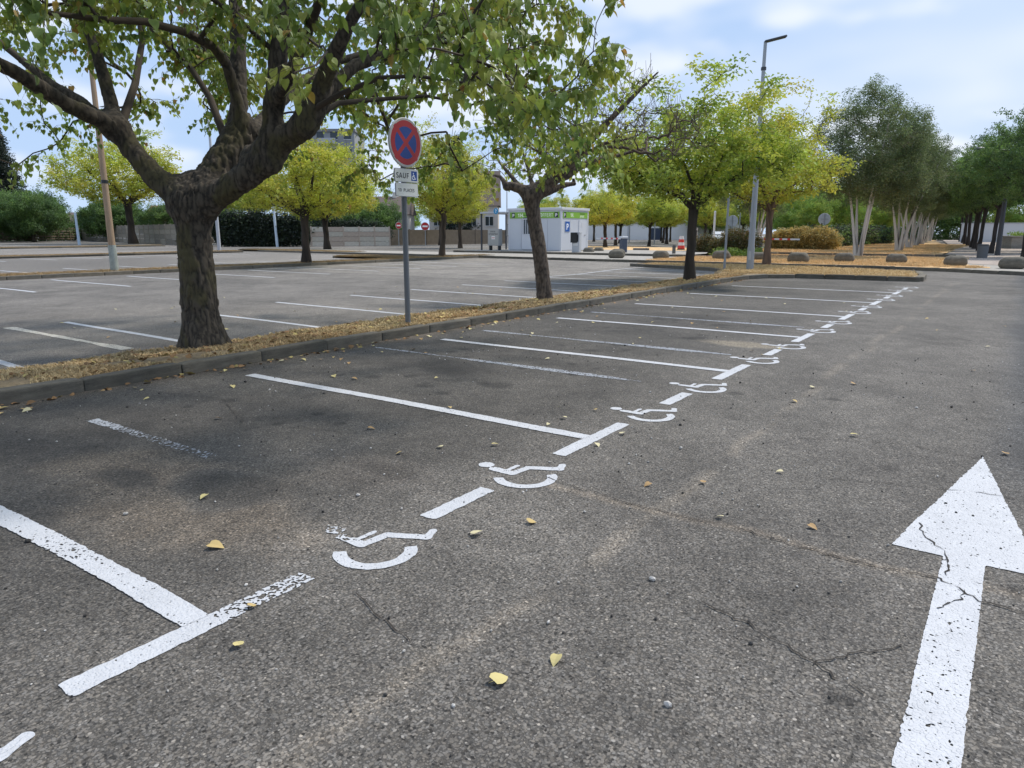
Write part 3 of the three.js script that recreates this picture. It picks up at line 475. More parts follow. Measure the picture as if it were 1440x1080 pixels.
function foliage(name, geo, items, parent, q) {
  const m = new THREE.InstancedMesh(geo, leafMat, items.length), o = new THREE.Object3D(), c = new THREE.Color();
  items.forEach((it, i) => { o.position.set(it.x, it.y, it.z); o.rotation.set(it.rx ?? rr(-0.5, 0.5, q), it.ry ?? q() * 6.283, it.rz ?? rr(-0.5, 0.5, q), 'YXZ'); o.scale.setScalar(it.s); o.updateMatrix(); m.setMatrixAt(i, o.matrix); m.setColorAt(i, c.setRGB(...it.c)); });
  m.name = name; m.userData = { kind: 'stuff' }; m.castShadow = m.receiveShadow = true; parent.add(m); return m;
}
const shade = (cols, q) => { const a = cols[Math.floor(q() * cols.length)], v = rr(0.8, 1.2, q); return [a[0] * v, a[1] * v * rr(0.96, 1.04, q), a[2] * v]; };
const COL = {
  green: [[0.21, 0.29, 0.055], [0.24, 0.32, 0.06], [0.27, 0.34, 0.065], [0.33, 0.37, 0.07], [0.17, 0.25, 0.055]],
  lime: [[0.55, 0.57, 0.085], [0.50, 0.55, 0.085], [0.58, 0.58, 0.09], [0.44, 0.51, 0.08], [0.60, 0.55, 0.10]],
  limeGreen: [[0.45, 0.52, 0.085], [0.50, 0.55, 0.085], [0.38, 0.47, 0.08], [0.55, 0.57, 0.095], [0.31, 0.42, 0.075]],
  birch: [[0.17, 0.23, 0.10], [0.19, 0.25, 0.105], [0.14, 0.19, 0.085], [0.23, 0.28, 0.12]],
  deep: [[0.12, 0.21, 0.06], [0.15, 0.25, 0.065], [0.18, 0.29, 0.07], [0.095, 0.17, 0.06]],
  mid: [[0.27, 0.40, 0.085], [0.33, 0.45, 0.09], [0.23, 0.36, 0.08], [0.40, 0.48, 0.10]],
  conifer: [[0.03, 0.05, 0.03], [0.038, 0.06, 0.035], [0.024, 0.042, 0.028]],
};
function crownTargets(q, n, c, shape) {
  const T = []; let guard = 0;
  while (T.length < n && guard++ < n * 60) {
    const x = rr(-1, 1, q), y = rr(-1, 1, q), z = rr(-1, 1, q), d = Math.hypot(x, y, z); if (d > 1 || d < 0.3 || q() > d * 1.05) continue;
    const lump = fbm(x * 2.1 + c.seed, y * 2.1, z * 2.1, 3); if (d > 0.62 + 0.75 * (lump - 0.22)) continue;
    const yy = y < 0 ? y * c.below : y; const p = [c.x + x * c.r, c.y + yy * c.h, c.z + z * c.r]; if (shape && !shape(p)) continue; T.push(p);
  }
  return T;
}
// generic broad-leaved tree: short trunk, a handful of limbs, rounded uneven crown
function makeTree(name, label, o, x, z, group) {
  const t = thing(name, label, 'tree', x, 0, z, o.turn || 0, group), q = rng(o.seed), chains = [], lean = [rr(-0.06, 0.06, q), rr(-0.06, 0.06, q)];
  const fork = [lean[0] * o.fork, o.fork, lean[1] * o.fork];
  const trunk = []; for (let k = 0; k <= 6; k++) { const s = k / 6; trunk.push([lean[0] * o.fork * s + rr(-0.02, 0.02, q), -0.05 + (o.fork + 0.05) * s, lean[1] * o.fork * s + rr(-0.02, 0.02, q), o.r * (1.28 - 0.5 * Math.min(1, s * 3) + 0.12 * sstep(0.8, 1, s))]); }
  chains.push({ pts: trunk, from: o.fork * 0.92 });
  const nl = o.limbs ?? 6;
  for (let k = 0; k < nl; k++) {
    const a = k / nl * 6.283 + rr(-0.3, 0.3, q), e = k === 0 && !o.flat ? 1.25 : rr(0.35, 1.0, q), L = rr(0.55, 0.8, q), pts = [[fork[0], fork[1] - 0.08, fork[2], o.r * 0.62]];
    for (let s = 1; s <= 4; s++) { const f = s / 4, out = Math.cos(e) * o.cr * L * f, up = (Math.sin(e) * (o.top - o.fork) * 0.62 * L + 0.1) * Math.pow(f, 0.9) + 0.1 * o.cr * f * f; pts.push([fork[0] + Math.cos(a + 0.2 * f) * out + rr(-0.06, 0.06, q), fork[1] + up + rr(-0.05, 0.05, q), fork[2] + Math.sin(a + 0.2 * f) * out + rr(-0.06, 0.06, q), o.r * mix(0.5, 0.14, f)]); }
    chains.push({ pts });
  }
  const bot = o.bottom, cy = mix(bot, o.top, 0.42), T = crownTargets(q, o.tips, { x: fork[0], y: cy, z: fork[2], r: o.cr, h: o.top - cy, below: (cy - bot) / (o.top - cy), seed: o.seed });
  for (let k = 0; k < (o.shoots ?? 10); k++) { const a = q() * 6.283, r = Math.sqrt(q()) * o.cr * 0.7; T.push([Math.cos(a) * r, o.top - (r / o.cr) ** 2 * (o.top - cy) * 0.8 + rr(0.1, 0.7, q), Math.sin(a) * r]); }
  const g = growBranches(chains, T, q, { fork, tip: 0.005, max: o.r * 0.3, lift: 0.05 });
  part('trunk', barkColour(tubes(chains.map(c => c.pts), 12), o.bark || [0.10, 0.08, 0.06], o.barkDark || [0.03, 0.025, 0.02]), M.bark, t);
  const tw = part('twigs', barkColour(tubes(g.lines), o.bark || [0.10, 0.08, 0.06], o.barkDark || [0.03, 0.025, 0.02]), M.bark, t); tw.userData.kind = 'stuff';
  const items = [];
  for (const p of g.tips) { const l = Math.hypot(p.dx, p.dy, p.dz) || 1, n = Math.round(o.per * rr(0.6, 1.4, q)), base = shade(o.cols, q); for (let k = 0; k < n; k++) { const b = -q() * 0.45, sp = o.spread ?? 0.28, c = shade([base], q); items.push({ x: p.x + p.dx / l * b + rr(-sp, sp, q), y: p.y + p.dy / l * b + rr(-sp, sp, q) * 0.8, z: p.z + p.dz / l * b + rr(-sp, sp, q), s: rr(0.75, 1.2, q) * (o.leaf ?? 1), c }); } }
  foliage('crown', SPRIG[o.sprig || 'broad'], items, t, q);
  return t;
}

// the big tree over the disabled bays: limbs laid out one by one
const T1 = {
  trunk: [[0, -0.08, 0, 0.265], [0, 0.05, 0, 0.24], [0, 0.2, 0, 0.222], [0, 0.59, 0, 0.21], [0, 1.21, 0, 0.198], [0.01, 1.55, -0.01, 0.207], [0, 1.81, 0, 0.24]],
  ro1: [[0.1, 0.3, 0.1, 0.1], [0.3, -0.06, 0.22, 0.07]], ro2: [[-0.12, 0.25, 0.08, 0.1], [-0.32, -0.06, 0.16, 0.06]], ro3: [[0.02, 0.3, -0.14, 0.1], [0.05, -0.06, -0.36, 0.07]], ro4: [[0.14, 0.2, -0.04, 0.09], [0.36, -0.06, -0.1, 0.06]],
  L: [[0, 1.81, 0, 0.21], [-0.19, 1.99, 0.13, 0.155], [-0.4, 2.16, 0.22, 0.13], [-0.66, 2.51, 0.34, 0.124], [-0.76, 2.74, 0.41, 0.116]],
  La: [[-0.76, 2.71, 0.42, 0.105], [-0.88, 2.95, 0.37, 0.08], [-1.02, 3.29, 0.35, 0.072], [-1.19, 3.72, 0.35, 0.064], [-1.4, 4.15, 0.37, 0.055], [-1.58, 4.61, 0.38, 0.045], [-1.8, 5.24, 0.29, 0.03]],
  Lb: [[-0.77, 2.69, 0.42, 0.118], [-0.71, 2.78, 0.62, 0.097], [-0.58, 2.87, 1.02, 0.085], [-0.41, 3.01, 1.39, 0.08], [-0.28, 3.1, 1.66, 0.07], [-0.12, 3.18, 2.04, 0.058], [-0.1, 3.36, 2.51, 0.04]],
  Lc: [[-0.85, 2.77, 0.48, 0.064], [-1.28, 3.05, 0.53, 0.056], [-1.76, 3.27, 0.63, 0.054], [-2.38, 3.64, 0.7, 0.046], [-3.3, 4.21, 0.86, 0.034]],
  Ld: [[-0.8, 2.72, 0.34, 0.06], [-1.41, 3.38, -0.23, 0.048], [-1.87, 4.05, -0.64, 0.04], [-2.47, 4.95, -0.95, 0.03]],
  R: [[0.03, 1.81, -0.02, 0.235], [0.14, 1.99, -0.16, 0.208], [0.12, 2.32, -0.45, 0.23], [0.15, 2.56, -0.66, 0.235], [0.2, 2.7, -0.75, 0.18]],
  Rl: [[0.08, 1.79, -0.06, 0.2], [0.43, 1.95, -0.18, 0.152], [0.76, 2.13, -0.29, 0.158], [1, 2.32, -0.4, 0.157], [1.09, 2.52, -0.46, 0.148]],
  R1: [[1.07, 2.48, -0.45, 0.13], [1.13, 2.79, -0.43, 0.113], [1.23, 3.2, -0.44, 0.103], [1.34, 3.64, -0.46, 0.094], [1.41, 4.07, -0.5, 0.085], [1.38, 4.68, -0.6, 0.068], [1.22, 5.45, -0.74, 0.04]],
  R0: [[0.09, 2.56, -0.61, 0.13], [0.03, 3.05, -0.76, 0.105], [-0.11, 3.6, -0.9, 0.098], [-0.26, 4.16, -1.04, 0.088], [-0.54, 4.93, -1.21, 0.07], [-0.79, 5.8, -1.4, 0.04]],
  R2: [[0.97, 2.41, -0.44, 0.14], [1.3, 2.55, -0.49, 0.139], [1.58, 2.65, -0.5, 0.142], [1.67, 2.8, -0.56, 0.126], [1.84, 3.04, -0.56, 0.1], [2.12, 3.33, -0.52, 0.082], [2.42, 3.59, -0.48, 0.064], [2.77, 3.9, -0.49, 0.053], [3.18, 4.27, -0.53, 0.036]],
  R3: [[1.63, 2.76, -0.54, 0.1], [1.77, 3.08, -0.76, 0.078], [1.86, 3.35, -1.06, 0.07], [1.91, 3.57, -1.59, 0.055], [2.07, 3.81, -2.19, 0.046], [2.4, 4.13, -2.79, 0.036]],
  R4: [[0.25, 2.68, -0.67, 0.084], [0.18, 3.19, -0.61, 0.066], [0.2, 3.48, -0.51, 0.064], [0.27, 3.62, -0.31, 0.054], [0.37, 3.68, 0.1, 0.044], [0.41, 3.68, 0.57, 0.041], [0.51, 3.57, 1.11, 0.032], [0.69, 3.47, 1.71, 0.022]],
  R5: [[-0.04, 2.61, -0.58, 0.057], [-0.16, 2.75, -0.62, 0.049], [-0.53, 3.19, -0.73, 0.045], [-0.97, 3.6, -0.78, 0.04], [-1.5, 3.98, -0.78, 0.036], [-2, 4.33, -0.79, 0.03]],
  R6: [[1.15, 2.91, -0.45, 0.07], [1.62, 3.1, -0.28, 0.066], [2.16, 3.31, -0.06, 0.054], [2.69, 3.53, 0.18, 0.043], [3.23, 3.81, 0.42, 0.027]],
  R7: [[1.64, 2.8, -0.54, 0.04], [2.24, 2.92, -0.48, 0.03], [2.87, 3.0, -0.43, 0.024], [3.4, 2.95, -0.4, 0.018], [3.9, 2.85, -0.51, 0.012]],
  R8: [[0.2, 2.65, -0.75, 0.095], [-0.15, 3.06, -1.36, 0.082], [-0.46, 3.57, -2.12, 0.076], [-0.64, 4.03, -2.97, 0.058], [-0.43, 4.38, -3.85, 0.046]],
  R9: [[1.56, 2.69, -0.55, 0.042], [1.4, 3.0, -1.18, 0.034], [1.36, 3.15, -1.91, 0.028], [1.45, 3.3, -2.73, 0.022], [1.7, 3.25, -3.4, 0.015]],
  burl: [[-0.1, 2.04, 0.01, 0.115], [-0.06, 2.11, -0.08, 0.107]], burl2: [[0.74, 2.34, -0.4, 0.142], [1.08, 2.26, -0.41, 0.105]],
};
{
  const bx = -5.94, bz = -3.7, t = thing('broadleaf_tree', 'large spreading tree with forked dark mossy trunk beside the no-stopping sign', 'tree', bx, 0.02, bz), q = rng(2024);
  const cut = Object.values(T1).map(c => { const k = c.findIndex(p => p[3] < 0.05); return k < 0 ? c : k < 2 ? null : c.slice(0, k + 1); }).filter(Boolean);
  const lo = [1e9, 1e9, 1e9], hi = [-1e9, -1e9, -1e9]; for (const c of cut) for (const p of c) for (let k = 0; k < 3; k++) { lo[k] = Math.min(lo[k], p[k] - 0.34); hi[k] = Math.max(hi[k], p[k] + 0.34); }
  part('trunk', barkColour(surfaceNet(woodSDF(cut, 0.12, 0.028), lo, hi, 0.0175), [0.095, 0.078, 0.058], [0.012, 0.010, 0.009], [0.08, 0.07, 0.028]), M.bark, t);
  const ends = []; for (const c of Object.values(T1)) { const k = c.findIndex(p => p[3] < 0.05); if (k > 0) ends.push(c.slice(Math.max(0, k - 1))); else if (k === 0) ends.push(c); }
  // crown: a wide dome, open above the fork, hanging lower towards the rim
  const T = []; let guard = 0;
  while (T.length < 1050 && guard++ < 90000) {
    const a = q() * 6.283, r = Math.sqrt(q()) * 5.3, x = 0.2 + Math.cos(a) * r, z = Math.sin(a) * r - 0.1, k = r / 5.3;
    const top = 3.5 + 3.7 * Math.sqrt(Math.max(0, 1 - k * k)), low = k < 0.35 ? 3.7 : mix(3.55, 2.35, sstep(0.35, 0.95, k)), y = rr(low, top, q);
    if (fbm(x * 0.8 + 3, y * 0.95, z * 0.8, 3) < 0.45) continue;
    if (z > 2 && y < 2.85) continue;
    { const sx = x - 0.83, sz = z + 2.94, al = sx * 0.686 + sz * 0.728, ac = Math.abs(sx * 0.728 - sz * 0.686); if (al > -0.6 && al < 4.4 && ac < 1.0 && y < 3.55) continue; }   // pruned clear of the sign
    if (-3.88 + x * 0.8176 - z * 0.5758 > 0.15 * (8.96 - x * 0.5758 - z * 0.8176)) continue;   // lopsided crown: short on the side of the aisle's far end
    if (x < -0.3 && z > -0.6 && y < 3.15 + 0.3 * q() && !(x < -3.4)) continue;      // open sky under the left limb
    T.push([x, y, z]);
  }
  const g = growBranches(Object.values(T1).filter(c => c[0][1] > 1).map(pts => ({ pts, from: 2.6 })), T, q, { fork: [0.1, 2.4, -0.2], tip: 0.0042, max: 0.035, lift: 0.06 });
  const items = [], twigs = [];
  for (const p of g.tips) {
    const base = shade(COL.green, q), l = Math.hypot(p.dx, p.dy, p.dz) || 1, shoots = 4 + Math.floor(q() * 4), droop = rr(0.1, 0.7, q);
    for (let s = 0; s < shoots; s++) {
      const b = -q() * 0.5, L = rr(0.22, 0.55, q), d = new THREE.Vector3(p.dx / l + rr(-1, 1, q), p.dy / l + rr(-0.7, 0.5, q), p.dz / l + rr(-1, 1, q)).normalize(), o = [p.x + p.dx / l * b, p.y + p.dy / l * b, p.z + p.dz / l * b], pts = [];
      for (let k = 0; k <= 3; k++) { const f = k / 3; pts.push([o[0] + d.x * L * f, o[1] + d.y * L * f - droop * L * f * f, o[2] + d.z * L * f, 0.0032 - 0.0018 * f]); }
      twigs.push(pts);
      const n = Math.round(L * rr(17, 27, q));
      for (let k = 0; k < n; k++) { const f = 0.15 + 0.85 * (k + q()) / n, X = o[0] + d.x * L * f, Y = o[1] + d.y * L * f - droop * L * f * f, Z = o[2] + d.z * L * f; let c = shade([base], q); const u = q(); if (u < 0.035) c = [0.40 * rr(0.7, 1.1, q), 0.27 * rr(0.8, 1.1, q), 0.06]; else if (u < 0.14) c = [0.28, 0.30, 0.055]; items.push({ x: X + rr(-0.045, 0.045, q), y: Y + rr(-0.06, 0.02, q), z: Z + rr(-0.045, 0.045, q), rx: rr(0.35, 1.5, q), ry: Math.atan2(d.x, d.z) + (k % 2 ? 1 : -1) * rr(0.3, 1.5, q), rz: rr(-0.4, 0.4, q), s: rr(0.045, 0.092, q), c }); }
    }
  }
  const tw = part('twigs', barkColour(tubes([...ends, ...g.lines, ...twigs]), [0.085, 0.066, 0.048], [0.025, 0.02, 0.016]), M.bark, t); tw.userData.kind = 'stuff';
  // the leaves that show largest are meshes of their own
  camera.updateMatrixWorld(); const v = new THREE.Vector3(), inv = camera.matrixWorld.clone().invert();
  for (const it of items) { v.set(it.x + bx, it.y, it.z + bz).applyMatrix4(inv); const dz = -v.z, seen = dz > 0.5 && Math.abs(v.x / dz) < 0.72 && Math.abs(v.y / dz) < 0.54; it.big = seen ? it.s / dz : 0; }
  items.sort((a, b) => b.big - a.big);
  const mats = [...COL.green, [0.28, 0.30, 0.055], [0.40, 0.27, 0.06]].map(c => { const m = leafMat.clone(); m.color = lin(...c); return m; });
  items.slice(0, 300).forEach(it => { let b = 0, e = 9; mats.forEach((m, i) => { const d = Math.abs(m.color.r - it.c[0]) + Math.abs(m.color.g - it.c[1]); if (d < e) { e = d; b = i; } }); const m = part('leaf', LEAF, mats[b], t, it.x, it.y, it.z); m.rotation.set(it.rx, it.ry, it.rz, 'YXZ'); m.scale.setScalar(it.s); });
  foliage('crown', LEAF, items.slice(300), t, q);
  console.log('tree1 leaves', items.length, 'tips', g.tips.length);
}
// the half-dead pruned tree
const T2 = {
  trunk: [[0.01, -0.05, -0.01, 0.19], [-0.03, 0.41, 0.02, 0.152], [-0.11, 1.15, 0.08, 0.15], [-0.2, 1.73, 0.14, 0.145], [-0.25, 2.09, 0.17, 0.165], [-0.23, 2.23, 0.16, 0.19]],
  A: [[-0.23, 2.16, 0.16, 0.18], [-0.03, 2.38, 0.02, 0.165], [0.15, 2.59, -0.1, 0.138], [0.38, 2.8, -0.27, 0.12], [0.64, 3.07, -0.33, 0.1], [0.89, 3.33, -0.38, 0.082], [1.29, 3.67, -0.42, 0.055], [1.7, 4.09, -0.58, 0.04], [2.07, 4.45, -0.72, 0.02]],
  A2: [[0.09, 2.52, -0.06, 0.135], [0.28, 2.6, -0.32, 0.106], [0.43, 2.77, -0.55, 0.09], [0.67, 2.93, -0.96, 0.06], [0.89, 3.05, -1.49, 0.038], [1.32, 3.26, -2.15, 0.022]],
  A3: [[0.52, 2.94, -0.37, 0.06], [0.58, 3.15, -0.16, 0.044], [0.52, 3.31, 0.12, 0.028], [0.46, 3.49, 0.29, 0.016]], A4: [[0.69, 3.14, -0.36, 0.052], [0.45, 3.45, -0.56, 0.037], [0.18, 3.74, -0.74, 0.02]],
  A5: [[0.62, 2.98, -0.44, 0.052], [0.83, 3.25, -0.95, 0.038], [1.1, 3.35, -1.39, 0.027], [1.27, 3.53, -1.87, 0.015]],
  B: [[-0.27, 2.13, 0.19, 0.12], [-0.41, 2.31, 0.29, 0.105], [-0.6, 2.38, 0.42, 0.09], [-0.66, 2.36, 0.46, 0.09], [-0.72, 2.48, 0.5, 0.05], [-0.83, 2.57, 0.46, 0.036], [-0.99, 2.6, 0.45, 0.026]],
  B2: [[-0.39, 2.28, 0.28, 0.068], [-0.66, 2.53, 0.22, 0.045], [-0.95, 2.79, 0.18, 0.033], [-1.23, 3.04, 0.13, 0.02]], C: [[-0.08, 2.24, -0.06, 0.092], [0.05, 2.36, -0.4, 0.07], [0.15, 2.43, -0.59, 0.055], [0.23, 2.45, -0.77, 0.045], [0.21, 2.54, -0.76, 0.036]],
  C2: [[-0.3, 2.24, -0.04, 0.075], [-0.72, 2.65, -0.47, 0.038], [-1.07, 3.2, -0.71, 0.027], [-1.33, 3.61, -0.9, 0.015]], D: [[0.26, 2.65, -0.06, 0.07], [0.35, 2.88, 0.49, 0.034], [0.31, 2.99, 0.89, 0.02], [0.28, 3.08, 1.27, 0.012]],
};
{
  const t = thing('broadleaf_tree', 'half-bare pruned tree with knotted limbs leaning over the verge', 'tree', -5.76, 0.05, -11.48), q = rng(606);
  part('trunk', barkColour(surfaceNet(woodSDF(Object.values(T2), 0.07, 0.022), [-1.3, -0.12, -2.4], [2.3, 4.7, 1.5], 0.027), [0.15, 0.115, 0.085], [0.028, 0.022, 0.018]), M.bark, t);
  const T = [], put = (n, cx, cy, cz, s) => { for (let k = 0; k < n; k++) T.push([cx + rr(-1, 1, q) * s[0], cy + rr(-1, 1, q) * s[1], cz + rr(-1, 1, q) * s[2]]); };
  put(95, 1.7, 3.35, -1.4, [0.9, 0.45, 1.1]); put(45, 1.4, 3.9, -0.5, [0.8, 0.6, 0.6]); put(30, -1.0, 3.2, -0.3, [0.5, 0.6, 0.6]); put(30, 0.3, 3.2, 0.5, [0.5, 0.4, 0.7]); put(22, -0.5, 3.1, -0.6, [0.5, 0.5, 0.5]); put(18, 0.2, 3.0, -0.4, [0.4, 0.4, 0.5]);
  const g = growBranches(Object.values(T2).slice(1).map(pts => ({ pts, from: 2.45 })), T, q, { fork: [-0.2, 2.2, 0.1], tip: 0.0058, max: 0.03, lift: 0.12 });
  const more = []; for (const p of g.tips) for (let k = 0; k < 4; k++) { const L = rr(0.2, 0.55, q), d = [p.dx * 1.2 + rr(-0.35, 0.35, q), p.dy + rr(-0.1, 0.5, q), p.dz + rr(-0.35, 0.35, q)], l = Math.hypot(...d) || 1; more.push([[p.x, p.y, p.z, 0.0045], [p.x + d[0] / l * L * 0.5, p.y + d[1] / l * L * 0.5 + 0.02, p.z + d[2] / l * L * 0.5, 0.0038], [p.x + d[0] / l * L, p.y + d[1] / l * L, p.z + d[2] / l * L, 0.0025]]); }
  part('twigs', barkColour(tubes([...g.lines, ...more]), [0.15, 0.11, 0.08], [0.05, 0.038, 0.03]), M.bark, t).userData.kind = 'stuff';
  const items = []; for (const p of g.tips) { const right = p.x > 0.9 && p.y < 3.8, n = q() < (right ? 0.25 : 0.75) ? Math.round(rr(2, right ? 5 : 16, q)) : 0; for (let k = 0; k < n; k++) items.push({ x: p.x + rr(-0.25, 0.25, q), y: p.y + rr(-0.25, 0.2, q), z: p.z + rr(-0.25, 0.25, q), rx: rr(0.1, 1.4, q), s: rr(0.06, 0.1, q), c: shade(COL.limeGreen, q) }); }
  foliage('crown', LEAF, items, t, q);
}
// trees of the verge and of the islands
const gIsl = 'yellow-green trees on the car park islands';
const treeP = makeTree('broadleaf_tree', 'dense yellow-green tree on the verge before the tall lamp post', { seed: 31, fork: 2.25, r: 0.17, cr: 3.25, top: 5.7, bottom: 2.15, tips: 430, per: 7, cols: COL.limeGreen, shoots: 22, bark: [0.06, 0.048, 0.036], barkDark: [0.018, 0.015, 0.012] }, -5.71, -19.54);
makeTree('broadleaf_tree', 'yellow-green tree with a split trunk on the island behind the tall lamp post', { seed: 37, fork: 2.4, r: 0.17, cr: 3.3, top: 6.6, bottom: 2.5, tips: 400, per: 6, cols: COL.lime, shoots: 26, bark: [0.19, 0.125, 0.085], barkDark: [0.05, 0.036, 0.028], limbs: 5 }, -6.29, -29.73);
const treeA = makeTree('broadleaf_tree', 'rounded lime-yellow tree before the ivy-covered hedge wall', { seed: 41, fork: 2.3, r: 0.22, cr: 4.1, top: 6.0, bottom: 2.0, tips: 540, per: 6, cols: COL.lime, shoots: 16, limbs: 7, bark: [0.06, 0.046, 0.036], barkDark: [0.018, 0.015, 0.012] }, -24.45, -20.33);
const treeC = makeTree('broadleaf_tree', 'upright lime-yellow tree behind the no-stopping sign post', { seed: 43, fork: 2.5, r: 0.19, cr: 3.1, top: 7.2, bottom: 2.2, tips: 420, per: 6, cols: COL.lime, shoots: 18, limbs: 7, bark: [0.10, 0.075, 0.055], barkDark: [0.025, 0.02, 0.016] }, -24.8, -30.3);
const rt = rng(5), place = (p, label, x, z, s, g = gIsl) => copyOf(p, label, x, 0, z, rt() * 6.28, s, g);
place(treeA, 'slender lime-yellow tree in front of the white panel wall', -46.5, -40.5, [1.35, 1.15, 1.35]); place(treeC, 'lime-yellow tree before the brown panel wall near the notice shelter', -40.6, -51.3, [1.1, 0.95, 1.1]);
place(treeC, 'lime-yellow tree by the no-entry sign', -51.6, -61.2, 1.05); place(treeA, 'yellow-green tree rising over the panel wall behind the wooden lamp pole', -90.4, -46.5, [2.4, 2.2, 2.4]); place(treeP, 'yellow-green tree over the wall beside the red roof', -74, -53, 1.6);
place(treeA, 'lime-yellow tree right behind the ticket kiosk', -31, -62, 0.95); place(treeC, 'tall yellow-green tree behind the ticket kiosk roof', -35, -72, 1.0);
for (const [x, z, p, s] of [[-30, -70, treeP, 1.0], [-38, -92, treeC, 0.95], [-42, -87, treeA, 1.0], [-41.3, -95, treeP, 0.95], [-42, -104, treeC, 0.9], [-34, -84, treeA, 0.95], [-27, -78, treeC, 0.9], [-47, -112, treeP, 1.0], [-36, -106, treeA, 1.0], [-28, -95, treeP, 1.05], [-52, -98, treeC, 1.0], [-56, -88, treeA, 1.0], [-62, -104, treeC, 1.1]]) place(p, 'small yellow-green tree in the rows beyond the entry lanes', x, z, s, 'trees in the rows beyond the entry lanes');
// birches: several pale stems from one foot
function makeBirch(label, o, x, z, group) {
  const t = thing('birch_tree', label, 'tree', x, 0.1, z, o.turn || 0, group), q = rng(o.seed), chains = [];
  for (let k = 0; k < o.stems; k++) { const a = k / o.stems * 6.283 + rr(-0.4, 0.4, q), e = rr(0.12, 0.36, q), L = o.top * rr(0.6, 0.8, q), pts = []; for (let s = 0; s <= 8; s++) { const f = s / 8; pts.push([Math.cos(a) * (0.12 + e * L * f * (0.6 + 0.4 * f)) + rr(-0.05, 0.05, q) * f, -0.08 + L * f, Math.sin(a) * (0.12 + e * L * f * (0.6 + 0.4 * f)) + rr(-0.05, 0.05, q) * f, mix(0.11, 0.015, Math.pow(f, 0.7)) * (s === 0 ? 1.3 : 1)]); } chains.push({ pts, from: 1.5 }); }
  const cy = o.top * 0.56, T = crownTargets(q, o.tips, { x: 0, y: cy, z: 0, r: o.cr, h: o.top - cy, below: (cy - o.bottom) / (o.top - cy), seed: o.seed });
  const g = growBranches(chains, T, q, { fork: [0, 1.6, 0], tip: 0.005, max: 0.04, lift: 0.08 });
  const geo = tubes(chains.map(c => c.pts), 10), p = geo.attributes.position, C = new Float32Array(p.count * 3);
  for (let k = 0; k < p.count; k++) { const X = p.getX(k), Y = p.getY(k), Z = p.getZ(k), m = sstep(0.60, 0.68, fbm(X * 4, Y * 9, Z * 4, 3)), v = rr(0.85, 1.1, q); C[k * 3] = mix(0.56, 0.06, m) * v; C[k * 3 + 1] = mix(0.53, 0.055, m) * v; C[k * 3 + 2] = mix(0.49, 0.05, m) * v; }
  geo.setAttribute('color', new THREE.BufferAttribute(C, 3)); geo.setAttribute('uv', new THREE.BufferAttribute(new Float32Array(p.count * 2), 2)); part('trunk', geo, M.bark, t);
  part('twigs', barkColour(tubes(g.lines), [0.34, 0.30, 0.26], [0.10, 0.085, 0.07]), M.bark, t).userData.kind = 'stuff';
  const items = []; for (const tp of g.tips) { const base = shade(COL.birch, q); for (let k = 0; k < o.per; k++) items.push({ x: tp.x + rr(-0.3, 0.3, q), y: tp.y + rr(-0.4, 0.25, q), z: tp.z + rr(-0.3, 0.3, q), s: rr(0.8, 1.3, q), c: shade([base], q) }); }
  foliage('crown', SPRIG.small, items, t, q); return t;
}
const birch = makeBirch('multi-stemmed white birch standing nearest the rounded boulders', { seed: 71, stems: 5, top: 9.6, bottom: 2.6, cr: 3.6, tips: 620, per: 11 }, -5.12, -43.4);
const birch2 = makeBirch('white birch clump second in the row along the promenade', { seed: 73, stems: 6, top: 9.8, bottom: 2.4, cr: 3.8, tips: 560, per: 11 }, -4.9, -58);
[[-5.6, -70, birch, 1.05], [-6.4, -82, birch2, 1.0], [-7.2, -95, birch, 1.1], [-8.2, -110, birch2, 1.1], [-9.3, -127, birch, 1.1], [-13.5, -52, birch2, 0.95]].forEach(([x, z, p, s]) => copyOf(p, 'white birch farther along the promenade row', x, 0.1, z, rt() * 6.28, s, 'birches along the promenade'));
// dark limes on the right of the promenade
const limeT = makeTree('lime_tree', 'dark green lime tree with straight trunk beside the promenade lamp post', { seed: 81, fork: 3.0, r: 0.16, cr: 3.3, top: 8.2, bottom: 2.7, tips: 420, per: 6, cols: COL.deep, sprig: 'dense', bark: [0.06, 0.05, 0.045], barkDark: [0.02, 0.017, 0.015] }, 0.82, -55.3);
[[2.6, -47.5, 1.0], [-0.2, -63, 1.0], [4.6, -58, 1.05], [-0.8, -70, 1.05], [-1.3, -76, 1.0], [-2.0, -84, 1.1], [-2.9, -95, 1.1], [-3.8, -107, 1.15], [-5, -122, 1.2], [6.2, -66, 1.1], [5.2, -80, 1.15]].forEach(([x, z, s]) => copyOf(limeT, 'dark green lime tree in the promenade row', x, 0.1, z, rt() * 6.28, s, 'lime trees along the promenade'));
// green trees and conifers behind
const backT = makeTree('background_tree', 'full mid-green tree behind the round sign', { seed: 91, fork: 2.0, r: 0.3, cr: 5.2, top: 8.6, bottom: 1.4, tips: 380, per: 8, cols: COL.mid, sprig: 'dense', leaf: 1.7, spread: 0.5, shoots: 6 }, -24, -118);
[[-15, -108, 0.9], [-34, -128, 1.1], [-46, -132, 1.1], [-58, -136, 1.1], [-70, -130, 1.1], [-18, -134, 1.1], [-26, -140, 1.2], [-76, -118, 1.0], [-84, -106, 1.0], [-92, -96, 1.0], [-20, -92, 0.75], [-17.5, -101, 0.8]].forEach(([x, z, s]) => copyOf(backT, 'mid-green tree in the belt behind the car park', x, 0, z, rt() * 6.28, s, 'belt of trees behind the car park'));
[[2, -138, 1.1], [-9, -152, 1.2], [11, -122, 1.0], [17, -102, 1.0], [13, -86, 0.85], [22, -90, 1.0]].forEach(([x, z, s]) => copyOf(backT, 'mid-green tree beyond the end of the promenade', x, 0, z, rt() * 6.28, s, 'trees beyond the promenade'));
